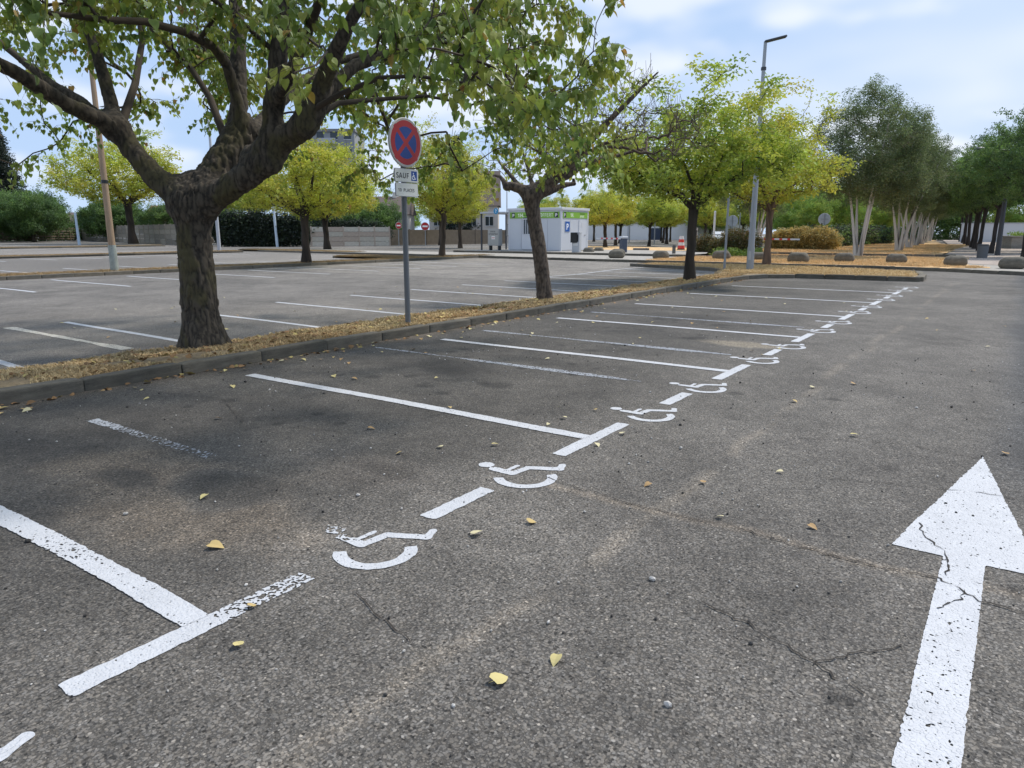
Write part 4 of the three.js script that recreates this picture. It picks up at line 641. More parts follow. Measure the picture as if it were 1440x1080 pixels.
const bushT = makeTree('background_tree', 'broad dark green tree overhanging the wooden fence', { seed: 95, fork: 1.2, r: 0.3, cr: 5.6, top: 7.2, bottom: 0.8, tips: 420, per: 8, cols: COL.deep, sprig: 'dense', leaf: 1.8, spread: 0.55, shoots: 4 }, -113, -55);
[[-128, -62, 1.0], [-118, -46, 1.1], [-121, -38, 1.0], [-103, -58, 0.85], [-130, -50, 1.2], [-92, -60, 0.8], [-70, -60, 0.9], [-64, -63, 0.8]].forEach(([x, z, s]) => copyOf(bushT, 'dark green bushy tree behind the perimeter fence and wall', x, 0, z, rt() * 6.28, s, 'bushy trees behind the perimeter'));
function makeConifer(label, x, z, h, r, seed, group) {
  const t = thing('conifer', label, 'tree', x, 0, z, 0, group), q = rng(seed), items = [], br = [[[0, -0.1, 0, 0.3], [0, h * 0.5, 0, 0.16], [0, h, 0, 0.02]]];
  for (let y = h * 0.14; y < h; y += 0.5) { const R0 = r * (1 - y / h) ** 0.8 + 0.2, n = Math.round(5 + R0 * 2); for (let k = 0; k < n; k++) { const a = q() * 6.283, L = R0 * rr(0.65, 1.1, q); br.push([[0, y, 0, 0.04], [Math.cos(a) * L, y - 0.2 * L + rr(-0.2, 0.2, q), Math.sin(a) * L, 0.01]]); for (let s = 0.25; s <= 1; s += 0.16) items.push({ x: Math.cos(a) * L * s + rr(-0.2, 0.2, q), y: y - 0.2 * L * s + rr(-0.2, 0.2, q), z: Math.sin(a) * L * s + rr(-0.2, 0.2, q), s: rr(1.6, 2.5, q), c: shade(COL.conifer, q) }); } }
  part('trunk', barkColour(tubes(br, 6), [0.06, 0.05, 0.04], [0.02, 0.018, 0.015]), M.bark, t); foliage('crown', SPRIG.needle, items, t, q); return t;
}
makeConifer('tall dark conifer behind the no-stopping sign', -66, -82, 15, 4.2, 1); makeConifer('dark conifer above the bushes at the wooden fence', -157.5, -57.5, 21, 7, 2);

// hedges and shrubs
function leafMass(name, label, cat, x, y, z, turn, sx, sy, sz, n, cols, sprig, seed, scale = 1, group) {
  const t = thing(name, label, cat, x, y, z, turn, group), q = rng(seed), items = [], st = [];
  for (let k = 0; k < n; k++) {
    const round = sx < sy * 2.5; let a = rr(-1, 1, q), b = q(), c = rr(-1, 1, q);
    if (round) { const l = Math.hypot(a, (b - 0.4) * 1.7, c); if (l > 1) { k--; continue; } }
    const bump = 0.8 + 0.45 * fbm(a * sx * 0.8 + seed, b * 2, c * 2 + seed, 3); items.push({ x: a * sx * (round ? bump : 1), y: 0.05 + b * sy * bump, z: c * sz * bump, s: rr(0.8, 1.4, q) * scale, c: shade(cols, q) });
  }
  for (let k = 0; k < Math.min(60, 6 + sx * 3); k++) { const px = rr(-0.8, 0.8, q) * sx, pz = rr(-0.5, 0.5, q) * sz; st.push([[px * 0.8, -0.05, pz * 0.5, 0.02], [px, sy * 0.45, pz, 0.013], [px + rr(-0.2, 0.2, q), sy * 0.8, pz + rr(-0.2, 0.2, q), 0.006]]); }
  part('stems', barkColour(tubes(st, 5), [0.07, 0.05, 0.035], [0.03, 0.022, 0.018]), M.bark, t).userData.kind = 'stuff';
  foliage('foliage', SPRIG[sprig], items, t, q); return t;
}
const RUST = [[0.15, 0.12, 0.03], [0.11, 0.12, 0.03], [0.20, 0.13, 0.035], [0.07, 0.09, 0.025]], GOLD = [[0.55, 0.42, 0.14], [0.62, 0.48, 0.18], [0.44, 0.36, 0.13], [0.33, 0.29, 0.10]];
leafMass('shrub', 'rusty green shrub beside the red and white post', 'shrub', -14.3, 0.12, -44.3, 0, 0.85, 1.25, 0.7, 420, RUST, 'small', 3, 1.1);
leafMass('shrub', 'smallest rusty shrub between two larger ones', 'shrub', -12.3, 0.12, -41.0, 0, 0.55, 0.95, 0.5, 260, RUST, 'small', 4, 1.1);
leafMass('shrub', 'largest rusty shrub with green ivy at its foot', 'shrub', -11.0, 0.12, -40.7, 0, 1.15, 1.6, 0.95, 620, RUST, 'small', 5, 1.2);
leafMass('ivy_clump', 'bright green ground ivy at the foot of the largest rusty shrub', 'ivy', -10.8, 0.12, -39.7, 0, 1.3, 0.4, 0.6, 320, COL.mid, 'small', 6, 1.0);
leafMass('hedge', 'dried golden-brown clipped hedge', 'hedge', -11.9, 0.12, -58.5, -0.25, 3.3, 1.75, 0.9, 1700, GOLD, 'small', 7, 1.5);
leafMass('hedge', 'dark green hedge continuing behind the birches', 'hedge', -11.8, 0.12, -82, 1.53, 17, 1.8, 1.0, 2600, [...COL.conifer, ...COL.deep, [0.10, 0.075, 0.03]], 'broad', 8, 1.5);
leafMass('hedge', 'tall dark ivy-covered hedge along the perimeter', 'hedge', -61.8, 0, -44.9, 0.58, 5.4, 3.5, 0.7, 2600, [...COL.conifer, [0.04, 0.065, 0.025], [0.055, 0.085, 0.03]], 'broad', 9, 1.9);
leafMass('hedge', 'trimmed dark hedge showing above the white panel wall', 'hedge', -57.3, 0, -52.6, 1.08, 5, 2.9, 0.6, 1500, [...COL.conifer, [0.04, 0.065, 0.025]], 'broad', 10, 1.6);
leafMass('ivy_clump', 'ivy and bramble hanging over the wooden fence', 'ivy', -130.5, 0, -50, 2.0, 12, 2.9, 0.9, 2000, COL.deep, 'broad', 12, 2.2);
leafMass('hedge', 'dark green hedge closing the end of the promenade', 'hedge', -5, 0.1, -147, 0, 16, 4.2, 1.2, 2200, COL.deep, 'dense', 15, 2.6);
// ---------- printed faces ----------
function print(w, h, draw) { const c = document.createElement('canvas'); c.width = w; c.height = h; const x = c.getContext('2d'); draw(x, w, h); const t = new THREE.CanvasTexture(c); t.colorSpace = THREE.SRGBColorSpace; t.anisotropy = 8; return t; }
function face(w, h, tex, rough = 0.45) { return [new THREE.PlaneGeometry(w, h), new THREE.MeshStandardMaterial({ map: tex, roughness: rough })]; }
function wheelchair(x, s, ox, oy) { x.lineCap = 'round'; x.lineJoin = 'round'; x.lineWidth = s * 0.1; x.beginPath(); x.arc(ox - s * 0.04, oy - s * 0.36, s * 0.08, 0, 7); x.fill(); x.beginPath(); x.moveTo(ox - s * 0.05, oy - s * 0.22); x.lineTo(ox - s * 0.03, oy + s * 0.06); x.lineTo(ox + s * 0.16, oy + s * 0.06); x.lineTo(ox + s * 0.26, oy + s * 0.34); x.lineTo(ox + s * 0.36, oy + s * 0.3); x.moveTo(ox - s * 0.03, oy - s * 0.1); x.lineTo(ox + s * 0.14, oy - s * 0.1); x.stroke(); x.beginPath(); x.arc(ox - s * 0.03, oy + s * 0.17, s * 0.23, 0.5, 4.1); x.stroke(); }
function plateShape(w, h, r) { const s = new THREE.Shape(); s.moveTo(-w / 2 + r, -h / 2); s.lineTo(w / 2 - r, -h / 2); s.absarc(w / 2 - r, -h / 2 + r, r, -Math.PI / 2, 0); s.lineTo(w / 2, h / 2 - r); s.absarc(w / 2 - r, h / 2 - r, r, 0, Math.PI / 2); s.lineTo(-w / 2 + r, h / 2); s.absarc(-w / 2 + r, h / 2 - r, r, Math.PI / 2, Math.PI); s.lineTo(-w / 2, -h / 2 + r); s.absarc(-w / 2 + r, -h / 2 + r, r, Math.PI, 1.5 * Math.PI); return s; }
const slab = (w, h, r, d) => new THREE.ExtrudeGeometry(plateShape(w, h, r), { depth: d, bevelEnabled: true, bevelSize: 0.002, bevelThickness: 0.002, bevelSegments: 1, curveSegments: 6 });
function plateFace(w, h, r, tex) { const g = new THREE.ShapeGeometry(plateShape(w, h, r), 6), p = g.attributes.position, u = g.attributes.uv; for (let k = 0; k < p.count; k++) u.setXY(k, p.getX(k) / w + 0.5, p.getY(k) / h + 0.5); return [g, new THREE.MeshStandardMaterial({ map: tex, roughness: 0.4 })]; }
// no-stopping sign
{
  const t = thing('road_sign', 'round no-stopping sign with two white plates on a grey post', 'road sign', -5.11, 0.06, -6.64, Math.PI / 2);
  part('post', merge([cyl(0.042, 0.042, 3.02, 20), cyl(0.044, 0.03, 0.015, 20, 0, 3.02)]), std(0.17, 0.18, 0.19, 0.55, { metalness: 0.35 }), t, 0, -0.05, -0.055);
  const d = part('disc', new THREE.CylinderGeometry(0.335, 0.335, 0.022, 56).rotateX(Math.PI / 2), M.grey, t, 0, 2.71, 0);
  part('rim', new THREE.TorusGeometry(0.335, 0.014, 8, 56), std(0.52, 0.52, 0.52, 0.5), d);
  const dt = print(512, 512, (x, w) => { x.fillStyle = '#b9b9b6'; x.fillRect(0, 0, w, w); x.fillStyle = '#a8232b'; x.beginPath(); x.arc(256, 256, 246, 0, 7); x.fill(); x.fillStyle = '#16408f'; x.beginPath(); x.arc(256, 256, 178, 0, 7); x.fill(); x.strokeStyle = '#a8232b'; x.lineWidth = 48; for (const s of [1, -1]) { x.beginPath(); x.moveTo(256 - 190, 256 - s * 190); x.lineTo(256 + 190, 256 + s * 190); x.stroke(); } });
  part('face', new THREE.CircleGeometry(0.324, 56), new THREE.MeshStandardMaterial({ map: dt, roughness: 0.4 }), d, 0, 0, 0.0125);
  const pt = (draw) => print(512, 200, (x, w, h) => { x.fillStyle = '#d9dbd7'; x.fillRect(0, 0, w, h); draw(x, w, h); });
  const p1 = part('plate', slab(0.5, 0.19, 0.022, 0.014), M.grey, t, 0.0, 2.25, -0.008);
  part('face', ...plateFace(0.488, 0.178, 0.018, pt(x => { x.fillStyle = '#15181d'; x.font = 'bold 118px sans-serif'; x.textBaseline = 'middle'; x.fillText('SAUF', 22, 104, 320); x.fillStyle = '#1c4795'; x.fillRect(356, 22, 132, 156); x.fillStyle = x.strokeStyle = '#eef0f2'; wheelchair(x, 130, 412, 104); })), p1, 0, 0, 0.0175);
  const p2 = part('plate', slab(0.47, 0.19, 0.022, 0.014), M.grey, t, 0.0, 2.045, -0.008);
  part('face', ...plateFace(0.458, 0.178, 0.018, pt(x => { x.fillStyle = '#15181d'; x.font = 'bold 76px sans-serif'; x.textBaseline = 'middle'; x.fillText('10  PLACES', 44, 104, 424); })), p2, 0, 0, 0.0175);
  for (const y of [2.62, 2.82, 2.25, 2.045]) part('clamp', box(0.1, 0.03, 0.05, 0, y, -0.035), M.steel, t);
}
// ---------- lamp posts and bare poles ----------
{
  const t = thing('lamp_post', 'tall galvanised lamp post with flat angled head on the end island', 'lamp post', -5.74, 0.1, -25.58);
  part('pole', merge([cyl(0.13, 0.13, 0.9, 18), cyl(0.115, 0.055, 7.0, 18, 0, 0.9)]), std(0.33, 0.35, 0.37, 0.5, { metalness: 0.4 }), t, 0, -0.05, 0); part('door', box(0.09, 0.32, 0.01, 0, 0.55, 0.128), M.grey, t); part('collar', cyl(0.09, 0.09, 0.1, 14, 0, 6.95), M.darksteel, t);
  const hd = part('lamp_head', rbox(0.75, 0.07, 0.24, 0.025, 0.34, 0, 0), M.darksteel, t, 0, 7.88, 0); hd.rotation.set(0, 0.5, 0.22);
}
function pole(name, label, x, z, h, r0, r1, m, y = 0, tilt = 0) { const t = thing(name, label, 'pole', x, y, z); t.rotation.z = tilt; part('shaft', cyl(r0, r1, h + 0.1, 14, 0, -0.1), m, t); part('cap', new THREE.SphereGeometry(r1 * 1.08, 10, 6), m, t, 0, h, 0); return t; }
{
  const t = thing('lamp_post', 'weathered brown pole with a grey sleeve at its foot on the middle island', 'lamp post', -24.5, 0.08, -11.73), wood = new THREE.MeshStandardMaterial({ map: CONC.map, color: lin(1.5, 1.15, 0.85), roughness: 0.9 });
  part('shaft', cyl(0.125, 0.07, 8.6, 16, 0, -0.1), wood, t); part('sleeve', cyl(0.14, 0.132, 1.05, 16, 0, -0.1), new THREE.MeshStandardMaterial({ map: CONC.map, color: lin(1.3, 1.55, 1.6), roughness: 0.7 }), t); part('band', cyl(0.112, 0.11, 0.12, 16, 0, 3.1), M.black, t); part('arm', cyl(0.03, 0.03, 1.2, 8).rotateZ(-1.4), M.steel, t, 0, 8.4, 0); part('lamp_head', rbox(0.5, 0.12, 0.22, 0.04), M.grey, t, 1.35, 8.62, 0);
}
pole('pole', 'tall grey pole rising behind the forked trunk of the large tree', -46.2, -30, 9.2, 0.13, 0.08, M.grey, 0.08); pole('pole', 'pale leaning pole in front of the ivy hedge', -59.6, -45.2, 4.6, 0.15, 0.11, std(0.5, 0.58, 0.66, 0.6), 0, 0.06); pole('pole', 'pale blue pole before the panel wall end', -88, -38.9, 3.6, 0.16, 0.12, std(0.42, 0.52, 0.62, 0.6), 0, 0.03);
pole('pole', 'thin bare sign pole beside the tall lamp post', -6.67, -25.5, 2.75, 0.045, 0.04, M.steel, 0.1); pole('pole', 'slim pale pole before the white car', -18.5, -57.3, 3.1, 0.09, 0.08, std(0.55, 0.6, 0.64, 0.5));
pole('pole', 'tall thin antenna mast behind the half-bare tree', -40, -58, 9.5, 0.07, 0.03, M.grey);
for (const [x, z] of [[-33, -78], [-45, -96], [-38, -112], [-25, -84]]) { const p = pole('pole', 'slim grey pole standing among trees beyond the entry lanes', x, z, 3.6, 0.07, 0.06, M.steel); p.userData.group = 'slim poles beyond the entry lanes'; }
{
  const t = thing('lamp_post', 'dark promenade lamp post with a long arm among the limes', 'lamp post', 1.28, 0.12, -50.7);
  part('pole', cyl(0.15, 0.08, 6.2, 14, 0, -0.05), M.darksteel, t); const a = part('arm', cyl(0.04, 0.03, 1.9, 8).rotateZ(Math.PI / 2 - 0.06), M.darksteel, t, 0, 6.0, 0); a.rotation.y = 0.6; part('lamp_head', new THREE.SphereGeometry(0.3, 16, 8, 0, 6.283, 0, 1.57).scale(1, 0.55, 1), M.darksteel, t, -1.55, 6.05, 1.05);
}
// ---------- ticket kiosk ----------
{
  const t = thing('kiosk', 'white parking ticket kiosk with green band and barred window', 'kiosk', -24.85, 0.225, -41.8), W = 4.3, D = 3.6, H = 2.72;
  const pm = std(0.55, 0.575, 0.62, 0.55), trim = std(0.6, 0.62, 0.66, 0.5);
  for (let k = 0; k < 4; k++) { part('wall_panel', box(W / 4 - 0.02, H - 0.1, 0.06, -W / 2 + (k + 0.5) * W / 4, H / 2 + 0.03, D / 2 - 0.03), pm, t); part('wall_panel', box(W / 4 - 0.02, H - 0.1, 0.06, -W / 2 + (k + 0.5) * W / 4, H / 2 + 0.03, -D / 2 + 0.03), pm, t); }
  for (let k = 0; k < 3; k++) for (const s of [-1, 1]) part('wall_panel', box(0.06, H - 0.1, D / 3 - 0.02, s * (W / 2 - 0.03), H / 2 + 0.03, -D / 2 + (k + 0.5) * D / 3), pm, t);
  for (const a of [-1, 1]) for (const b of [-1, 1]) part('corner_post', box(0.12, H, 0.12, a * (W / 2 - 0.045), H / 2, b * (D / 2 - 0.045)), trim, t);
  part('core', box(W - 0.2, H - 0.12, D - 0.2, 0, H / 2, 0), pm, t); part('roof', rbox(W + 0.16, 0.16, D + 0.16, 0.02, 0, H + 0.06, 0), trim, t); part('plinth', box(W - 0.02, 0.1, D - 0.02, 0, 0.045, 0), M.grey, t);
  const green = (draw) => print(1024, 112, (x, w, h) => { x.fillStyle = '#7fae3f'; x.fillRect(0, 0, w, h); draw(x, w, h); });
  const P = (x, px, w = 66) => { x.fillStyle = '#16202c'; x.fillRect(px, 10, w, 92); x.fillStyle = '#f2f4f4'; x.font = 'bold 84px sans-serif'; x.fillText('P', px + w * 0.14, 88); };
  const b1 = part('sign_band', box(W - 0.26, 0.43, 0.03, 0, 2.38, D / 2 + 0.012), M.grey, t);
  part('face', ...face(W - 0.28, 0.41, green(x => { P(x, 40); x.fillStyle = '#eef3e2'; x.font = 'bold 92px sans-serif'; x.fillText('1H.', 165, 90); x.fillStyle = '#39552a'; for (let k = 0; k < 7; k++) x.fillRect(310 + k * 27, 46 + (k % 3) * 3, 18, 28 - (k % 2) * 6); x.strokeStyle = '#eef3e2'; x.lineWidth = 10; x.beginPath(); x.arc(640, 56, 34, 0, 7); x.stroke(); x.beginPath(); x.moveTo(640, 34); x.lineTo(640, 58); x.lineTo(656, 62); x.stroke(); x.fillStyle = '#eef3e2'; x.font = '86px sans-serif'; x.fillText('FFERT', 682, 87, 216); P(x, 924, 72); })), b1, 0, 2.38, D / 2 + 0.0295);
  const b2 = part('sign_band', box(0.03, 0.43, D - 0.26, W / 2 + 0.012, 2.38, 0), M.grey, t), f2 = part('face', ...face(D - 0.28, 0.41, green(x => { P(x, 36, 92); x.fillStyle = '#eef3e2'; x.font = 'bold 92px sans-serif'; x.fillText('1H.', 300, 90); x.fillStyle = '#2f4a24'; for (let k = 0; k < 8; k++) x.fillRect(690 + k * 26, 20, 19, 20); x.fillStyle = '#eef3e2'; x.font = 'bold 52px sans-serif'; x.fillText('OFFERT', 690, 96); })), b2, W / 2 + 0.0295, 2.38, 0); f2.rotation.y = Math.PI / 2;
  const wn = part('window', box(1.0, 1.1, 0.05, -W / 2 + 1.75, 1.68, D / 2 + 0.008), M.glass, t); part('frame', merge([box(1.1, 0.06, 0.08, -W / 2 + 1.75, 1.1, D / 2 + 0.02), box(1.1, 0.06, 0.08, -W / 2 + 1.75, 2.13, D / 2 + 0.02)]), trim, wn); for (let k = 0; k < 6; k++) part('bar', box(0.04, 1.0, 0.03, -W / 2 + 1.32 + k * 0.17, 1.62, D / 2 + 0.055), trim, wn);
  part('sill_box', box(1.15, 0.95, 0.08, -W / 2 + 1.75, 0.58, D / 2 + 0.02), trim, t);
  const ps = part('parking_sign', box(0.03, 0.68, 0.6, W / 2 + 0.014, 1.62, D / 2 - 0.75), M.grey, t), pf = part('face', ...face(0.58, 0.66, print(256, 290, (x, w, h) => { x.fillStyle = '#1f5aa8'; x.fillRect(0, 0, w, h); x.fillStyle = '#f3f5f7'; x.font = 'bold 250px sans-serif'; x.fillText('P', 48, 236); })), ps, W / 2 + 0.031, 1.62, D / 2 - 0.75); pf.rotation.y = Math.PI / 2;
  const dr = part('door', box(0.05, 2.05, 0.9, W / 2 + 0.008, 1.07, -D / 2 + 0.85), trim, t); part('handle', box(0.05, 0.03, 0.14, W / 2 + 0.05, 1.05, -D / 2 + 0.5), M.darksteel, dr); part('notice', box(0.01, 0.3, 0.22, W / 2 + 0.04, 1.75, -D / 2 + 0.9), M.white, dr);
}
{
  const t = thing('notice_shelter', 'open notice shelter with flat roof and boards beside the ticket kiosk', 'shelter', -28.1, 0.225, -41.2);
  part('roof', rbox(2.2, 0.12, 3.2, 0.02, 0, 2.58, 0), M.grey, t); for (const [a, b] of [[-1.04, 1.5], [-1.04, -1.5], [0.98, -1.5]]) part('post', box(0.09, 2.55, 0.09, a, 1.27, b), M.darksteel, t);
  part('back_panel', box(1.95, 1.5, 0.04, -0.03, 1.75, -1.5), std(0.62, 0.60, 0.56, 0.6), t); for (const s of [-0.5, 0.42]) { const b = part('notice_board', box(0.72, 0.85, 0.05, s, 1.4, -1.44), M.darksteel, t); part('sheet', box(0.64, 0.77, 0.02, s, 1.4, -1.41), M.white, b); }
  const r = part('round_sign', new THREE.CylinderGeometry(0.22, 0.22, 0.03, 28).rotateX(Math.PI / 2), M.grey, t, 0.35, 2.68, 1.64); part('face', new THREE.CircleGeometry(0.205, 28), new THREE.MeshStandardMaterial({ map: print(128, 128, x => { x.fillStyle = '#2f86b5'; x.fillRect(0, 0, 128, 128); x.fillStyle = '#f3f5f7'; x.font = 'bold 92px sans-serif'; x.fillText('?', 40, 96); }), roughness: 0.5 }), r, 0, 0, 0.017);
}
{
  const t = thing('payment_cabinet', 'grey automatic payment cabinet on legs left of the ticket kiosk', 'cabinet', -27.95, 0.225, -39.7);
  part('body', rbox(0.95, 1.15, 0.45, 0.02, 0, 0.9, 0), std(0.36, 0.36, 0.35, 0.6), t); for (const s of [-0.38, 0.38]) part('leg', box(0.08, 0.36, 0.3, s, 0.16, 0), M.darksteel, t);
  part('face', ...face(0.9, 1.08, print(256, 308, (x, w, h) => { x.fillStyle = '#a3a29d'; x.fillRect(0, 0, w, h); x.fillStyle = '#1d2024'; x.font = 'bold 40px sans-serif'; x.fillText('CAISSE', 52, 56); x.fillText('AUTOMATIQUE', 14, 104, 228); x.fillStyle = '#e9e6e2'; x.fillRect(88, 132, 84, 60); x.fillStyle = '#b8483c'; x.fillRect(94, 158, 72, 14); })), t, 0, 0.9, 0.228);
}
function terminal(label, x, z, y, h = 1.3, turn = 0, body = M.grey, group) { const t = thing('ticket_terminal', label, 'terminal', x, y, z, turn, group); part('body', rbox(0.5, h, 0.42, 0.03, 0, h / 2, 0), body, t); part('screen', box(0.36, h * 0.38, 0.02, 0, h * 0.74, 0.215), M.black, t); part('cap', rbox(0.54, 0.06, 0.46, 0.015, 0, h + 0.02, 0), M.grey, t); part('slot_panel', box(0.3, 0.18, 0.015, 0, h * 0.42, 0.214), M.white, t); return t; }
{ const t = terminal('grey ticket terminal with a large black screen before the kiosk', -20.7, -38.6, 0.225, 1.2, 0.2); part('screen_hood', box(0.42, 0.62, 0.1, -0.1, 0.92, 0.25), M.black, t); }
terminal('grey ticket terminal behind the verge tree trunk', -19.1, -54.4, 0, 1.75, 0.6, M.grey); terminal('low grey terminal left of the white car', -23.1, -68.7, 0, 1.15, 0.6); terminal('pale pinkish terminal at the exit lane', -18.8, -66.9, 0, 1.6, 0.6, std(0.5, 0.42, 0.43, 0.5)); terminal('tall grey terminal right of the lamp post', -17.3, -65.5, 0, 1.45, 0.6);
function barrier(label, x, z, y, turn, arm) { const t = thing('lift_barrier', label, 'barrier', x, y, z, turn); part('cabinet', rbox(0.36, 1.0, 0.36, 0.02, 0, 0.5, 0), std(0.06, 0.075, 0.11, 0.5), t); part('side_panel', box(0.3, 0.95, 0.02, 0.0, 0.5, -0.19), M.white, t); part('hood', rbox(0.42, 0.13, 0.42, 0.03, 0, 1.06, 0), M.white, t); part('arm', box(arm, 0.09, 0.05, -arm / 2, 0.98, 0.23), M.white, t); for (let k = 0; k < 4; k++) part('stripe', box(0.22, 0.094, 0.054, -0.35 - k * (arm - 0.5) / 4, 0.98, 0.23), M.red, t); return t; }
barrier('white lift barrier with dark blue cabinet near the kiosk boulders', -18.2, -40.15, 0.1, -0.5, 2.8); barrier('white lift barrier beside the split-trunk tree', -10.6, -42.9, 0.1, 2.6, 3.0);
{ const t = thing('bollard', 'short dark wooden bollard on the pavement', 'bollard', -14.57, 0.1, -39.6); part('post', merge([cyl(0.105, 0.1, 0.68, 12, 0, -0.05), cyl(0.1, 0.05, 0.05, 12, 0, 0.63)]), std(0.13, 0.125, 0.11, 0.9), t); part('band', cyl(0.108, 0.108, 0.05, 12, 0, 0.5), M.darksteel, t); }
{ const t = thing('warning_post', 'red and white striped warning post at the lane edge', 'warning post', -20.6, 0.05, -55.6); part('base', cyl(0.35, 0.28, 0.1, 16), M.blackRubber, t); for (let k = 0; k < 4; k++) part('stripe', cyl(0.3 - k * 0.035, 0.265 - k * 0.035, 0.25, 16, 0, 0.1 + k * 0.25), k % 2 ? M.white : M.red, t); }
{ const t = thing('wheel_stop', 'low dark wheel stop lying beside the entry lane', 'wheel stop', -21.8, 0.05, -50.5, 0.6); part('body', rbox(1.25, 0.22, 0.22, 0.05, 0, 0.1, 0), std(0.11, 0.115, 0.12, 0.9), t); for (const s of [-0.4, 0.4]) part('bolt', cyl(0.04, 0.04, 0.02, 8, s, 0.21), M.steel, t); }
// boulders: rounded cast blocks
const boulderMat = new THREE.MeshStandardMaterial({ map: CONC.map, bumpMap: CONC.bump, bumpScale: 0.02, roughness: 1, color: lin(0.7, 0.68, 0.62) });
function boulderGeo(seed) { const g = mergeVertices(new RoundedBoxGeometry(0.95, 0.5, 0.55, 7, 0.22)), p = g.attributes.position; for (let k = 0; k < p.count; k++) { const x = p.getX(k), y = p.getY(k), z = p.getZ(k), n = 1 + 0.22 * (fbm(x * 3 + seed, y * 3, z * 3, 3) - 0.5), w = 1 - 0.12 * sstep(-0.1, 0.3, y); p.setXYZ(k, x * n * w, y * n, z * n * w); } g.computeVertexNormals(); return g; }
const bg = [1, 2, 3].map(boulderGeo);
[[-20.6, -40.0, 'rounded boulder beside the kiosk terminal', 0.9], [-21.2, -42.5, 'small boulder half hidden behind another by the kiosk', 0.8], [-15.4, -33.7, 'rounded boulder in front of the lift barrier cabinet', 1.0], [-16.6, -36.3, 'squarish boulder behind the barrier boulder', 1.0], [-13.0, -34.1, 'rounded pale boulder before the wooden bollard', 1.0], [-10.1, -35.0, 'boulder before the smallest shrub', 1.05], [-8.1, -34.6, 'boulder at the foot of the ivy, beside the lamp post', 0.95], [-5.9, -33.3, 'block-shaped boulder right of the split-trunk tree', 1.1], [-4.3, -35.1, 'dark boulder left of the nearest birch trunk', 1.0], [-2.1, -35.0, 'dark low boulder right of the nearest birch', 1.0], [0.25, -33.7, 'rounded boulder before the litter bin', 1.0], [2.2, -32.3, 'large dark boulder where the pavement kerb bends', 1.05]].forEach(([x, z, label, s], i) => { const m = new THREE.Mesh(bg[i % 3], boulderMat); m.name = numbered('boulder'); m.userData = { label, category: 'boulder' }; m.position.set(x, 0.12 + 0.2 * s, z); m.rotation.y = (i * 0.9) % 0.7 - 0.1; m.scale.setScalar(s * 0.92); m.castShadow = m.receiveShadow = true; scene.add(m); });
{ const t = thing('litter_bin', 'dark grey litter bin on the promenade', 'litter bin', 0.73, 0.12, -45.0); part('body', merge([cyl(0.25, 0.27, 0.66, 18), cyl(0.24, 0.24, 0.03, 18, 0, 0.7)]), std(0.11, 0.115, 0.12, 0.7), t); part('rim', new THREE.TorusGeometry(0.26, 0.02, 6, 20).rotateX(Math.PI / 2), M.darksteel, t, 0, 0.68, 0); }
{ const t = thing('planter', 'pale concrete planter wall on the promenade', 'planter', 3.4, 0.12, -74, 0.3); part('wall', rbox(4.4, 0.95, 2.4, 0.04, 0, 0.47, 0), M.pale, t); part('coping', rbox(4.6, 0.1, 2.6, 0.03, 0, 0.99, 0), M.pale, t); foliage('planting', SPRIG.broad, Array.from({ length: 160 }, () => ({ x: rr(-2, 2), y: rr(1.05, 1.3), z: rr(-1, 1), s: rr(0.9, 1.4), c: shade(COL.mid, R) })), t, R); }
// signs seen from behind and no-entry signs
function discSign(label, x, z, h, r, tex, turn, group) { const t = thing('road_sign', label, 'road sign', x, 0, z, turn, group); part('post', cyl(0.045, 0.045, h + 0.1, 12, 0, -0.1), M.steel, t, 0, 0, tex ? -0.06 : 0.06); const d = part('disc', new THREE.CylinderGeometry(r, r, 0.03, 36).rotateX(Math.PI / 2), std(0.42, 0.45, 0.48, 0.5, { metalness: 0.3 }), t, 0, h - r, 0); part('rim', new THREE.TorusGeometry(r, 0.02, 6, 36), M.grey, d); if (tex) part('face', new THREE.CircleGeometry(r * 0.97, 36), new THREE.MeshStandardMaterial({ map: tex, roughness: 0.45 }), d, 0, 0, 0.018); else part('clamp', box(r * 1.2, 0.05, 0.04, 0, 0, 0.035), M.steel, d); return t; }
discSign('grey back of a round sign beside the white car', -25.2, -82, 3.35, 0.62, null, 0.55); discSign('grey back of a round sign above the golden hedge', -14.0, -76, 3.3, 0.56, null, 0.45);
const noEntry = print(128, 128, x => { x.fillStyle = '#b3262d'; x.fillRect(0, 0, 128, 128); x.fillStyle = '#f1f1ee'; x.fillRect(20, 50, 88, 28); });
discSign('red no-entry sign before the brown panel wall', -50.6, -57.6, 2.5, 0.42, noEntry, 0.6); discSign('red no-entry sign at the end of the white panel wall', -52.6, -55.6, 2.5, 0.34, noEntry, 1.2);
// ---------- perimeter walls and fence ----------
const panelMats = [[0.40, 0.39, 0.36], [0.33, 0.32, 0.30], [0.27, 0.265, 0.25], [0.36, 0.34, 0.31]].map(c => new THREE.MeshStandardMaterial({ map: PALE.map, color: lin(c[0] * 2.3, c[1] * 2.3, c[2] * 2.3), roughness: 0.95 })), whiteMats = [[0.66, 0.67, 0.66], [0.6, 0.6, 0.58], [0.7, 0.7, 0.69], [0.56, 0.5, 0.47]].map(c => new THREE.MeshStandardMaterial({ map: PALE.map, color: lin(c[0] * 2.2, c[1] * 2.2, c[2] * 2.2), roughness: 0.9 })), brownMats = [[0.20, 0.175, 0.15], [0.23, 0.20, 0.17]].map(c => new THREE.MeshStandardMaterial({ map: PALE.map, color: lin(c[0] * 2.3, c[1] * 2.3, c[2] * 2.3), roughness: 0.95 }));
const topMat = panelMats[2];
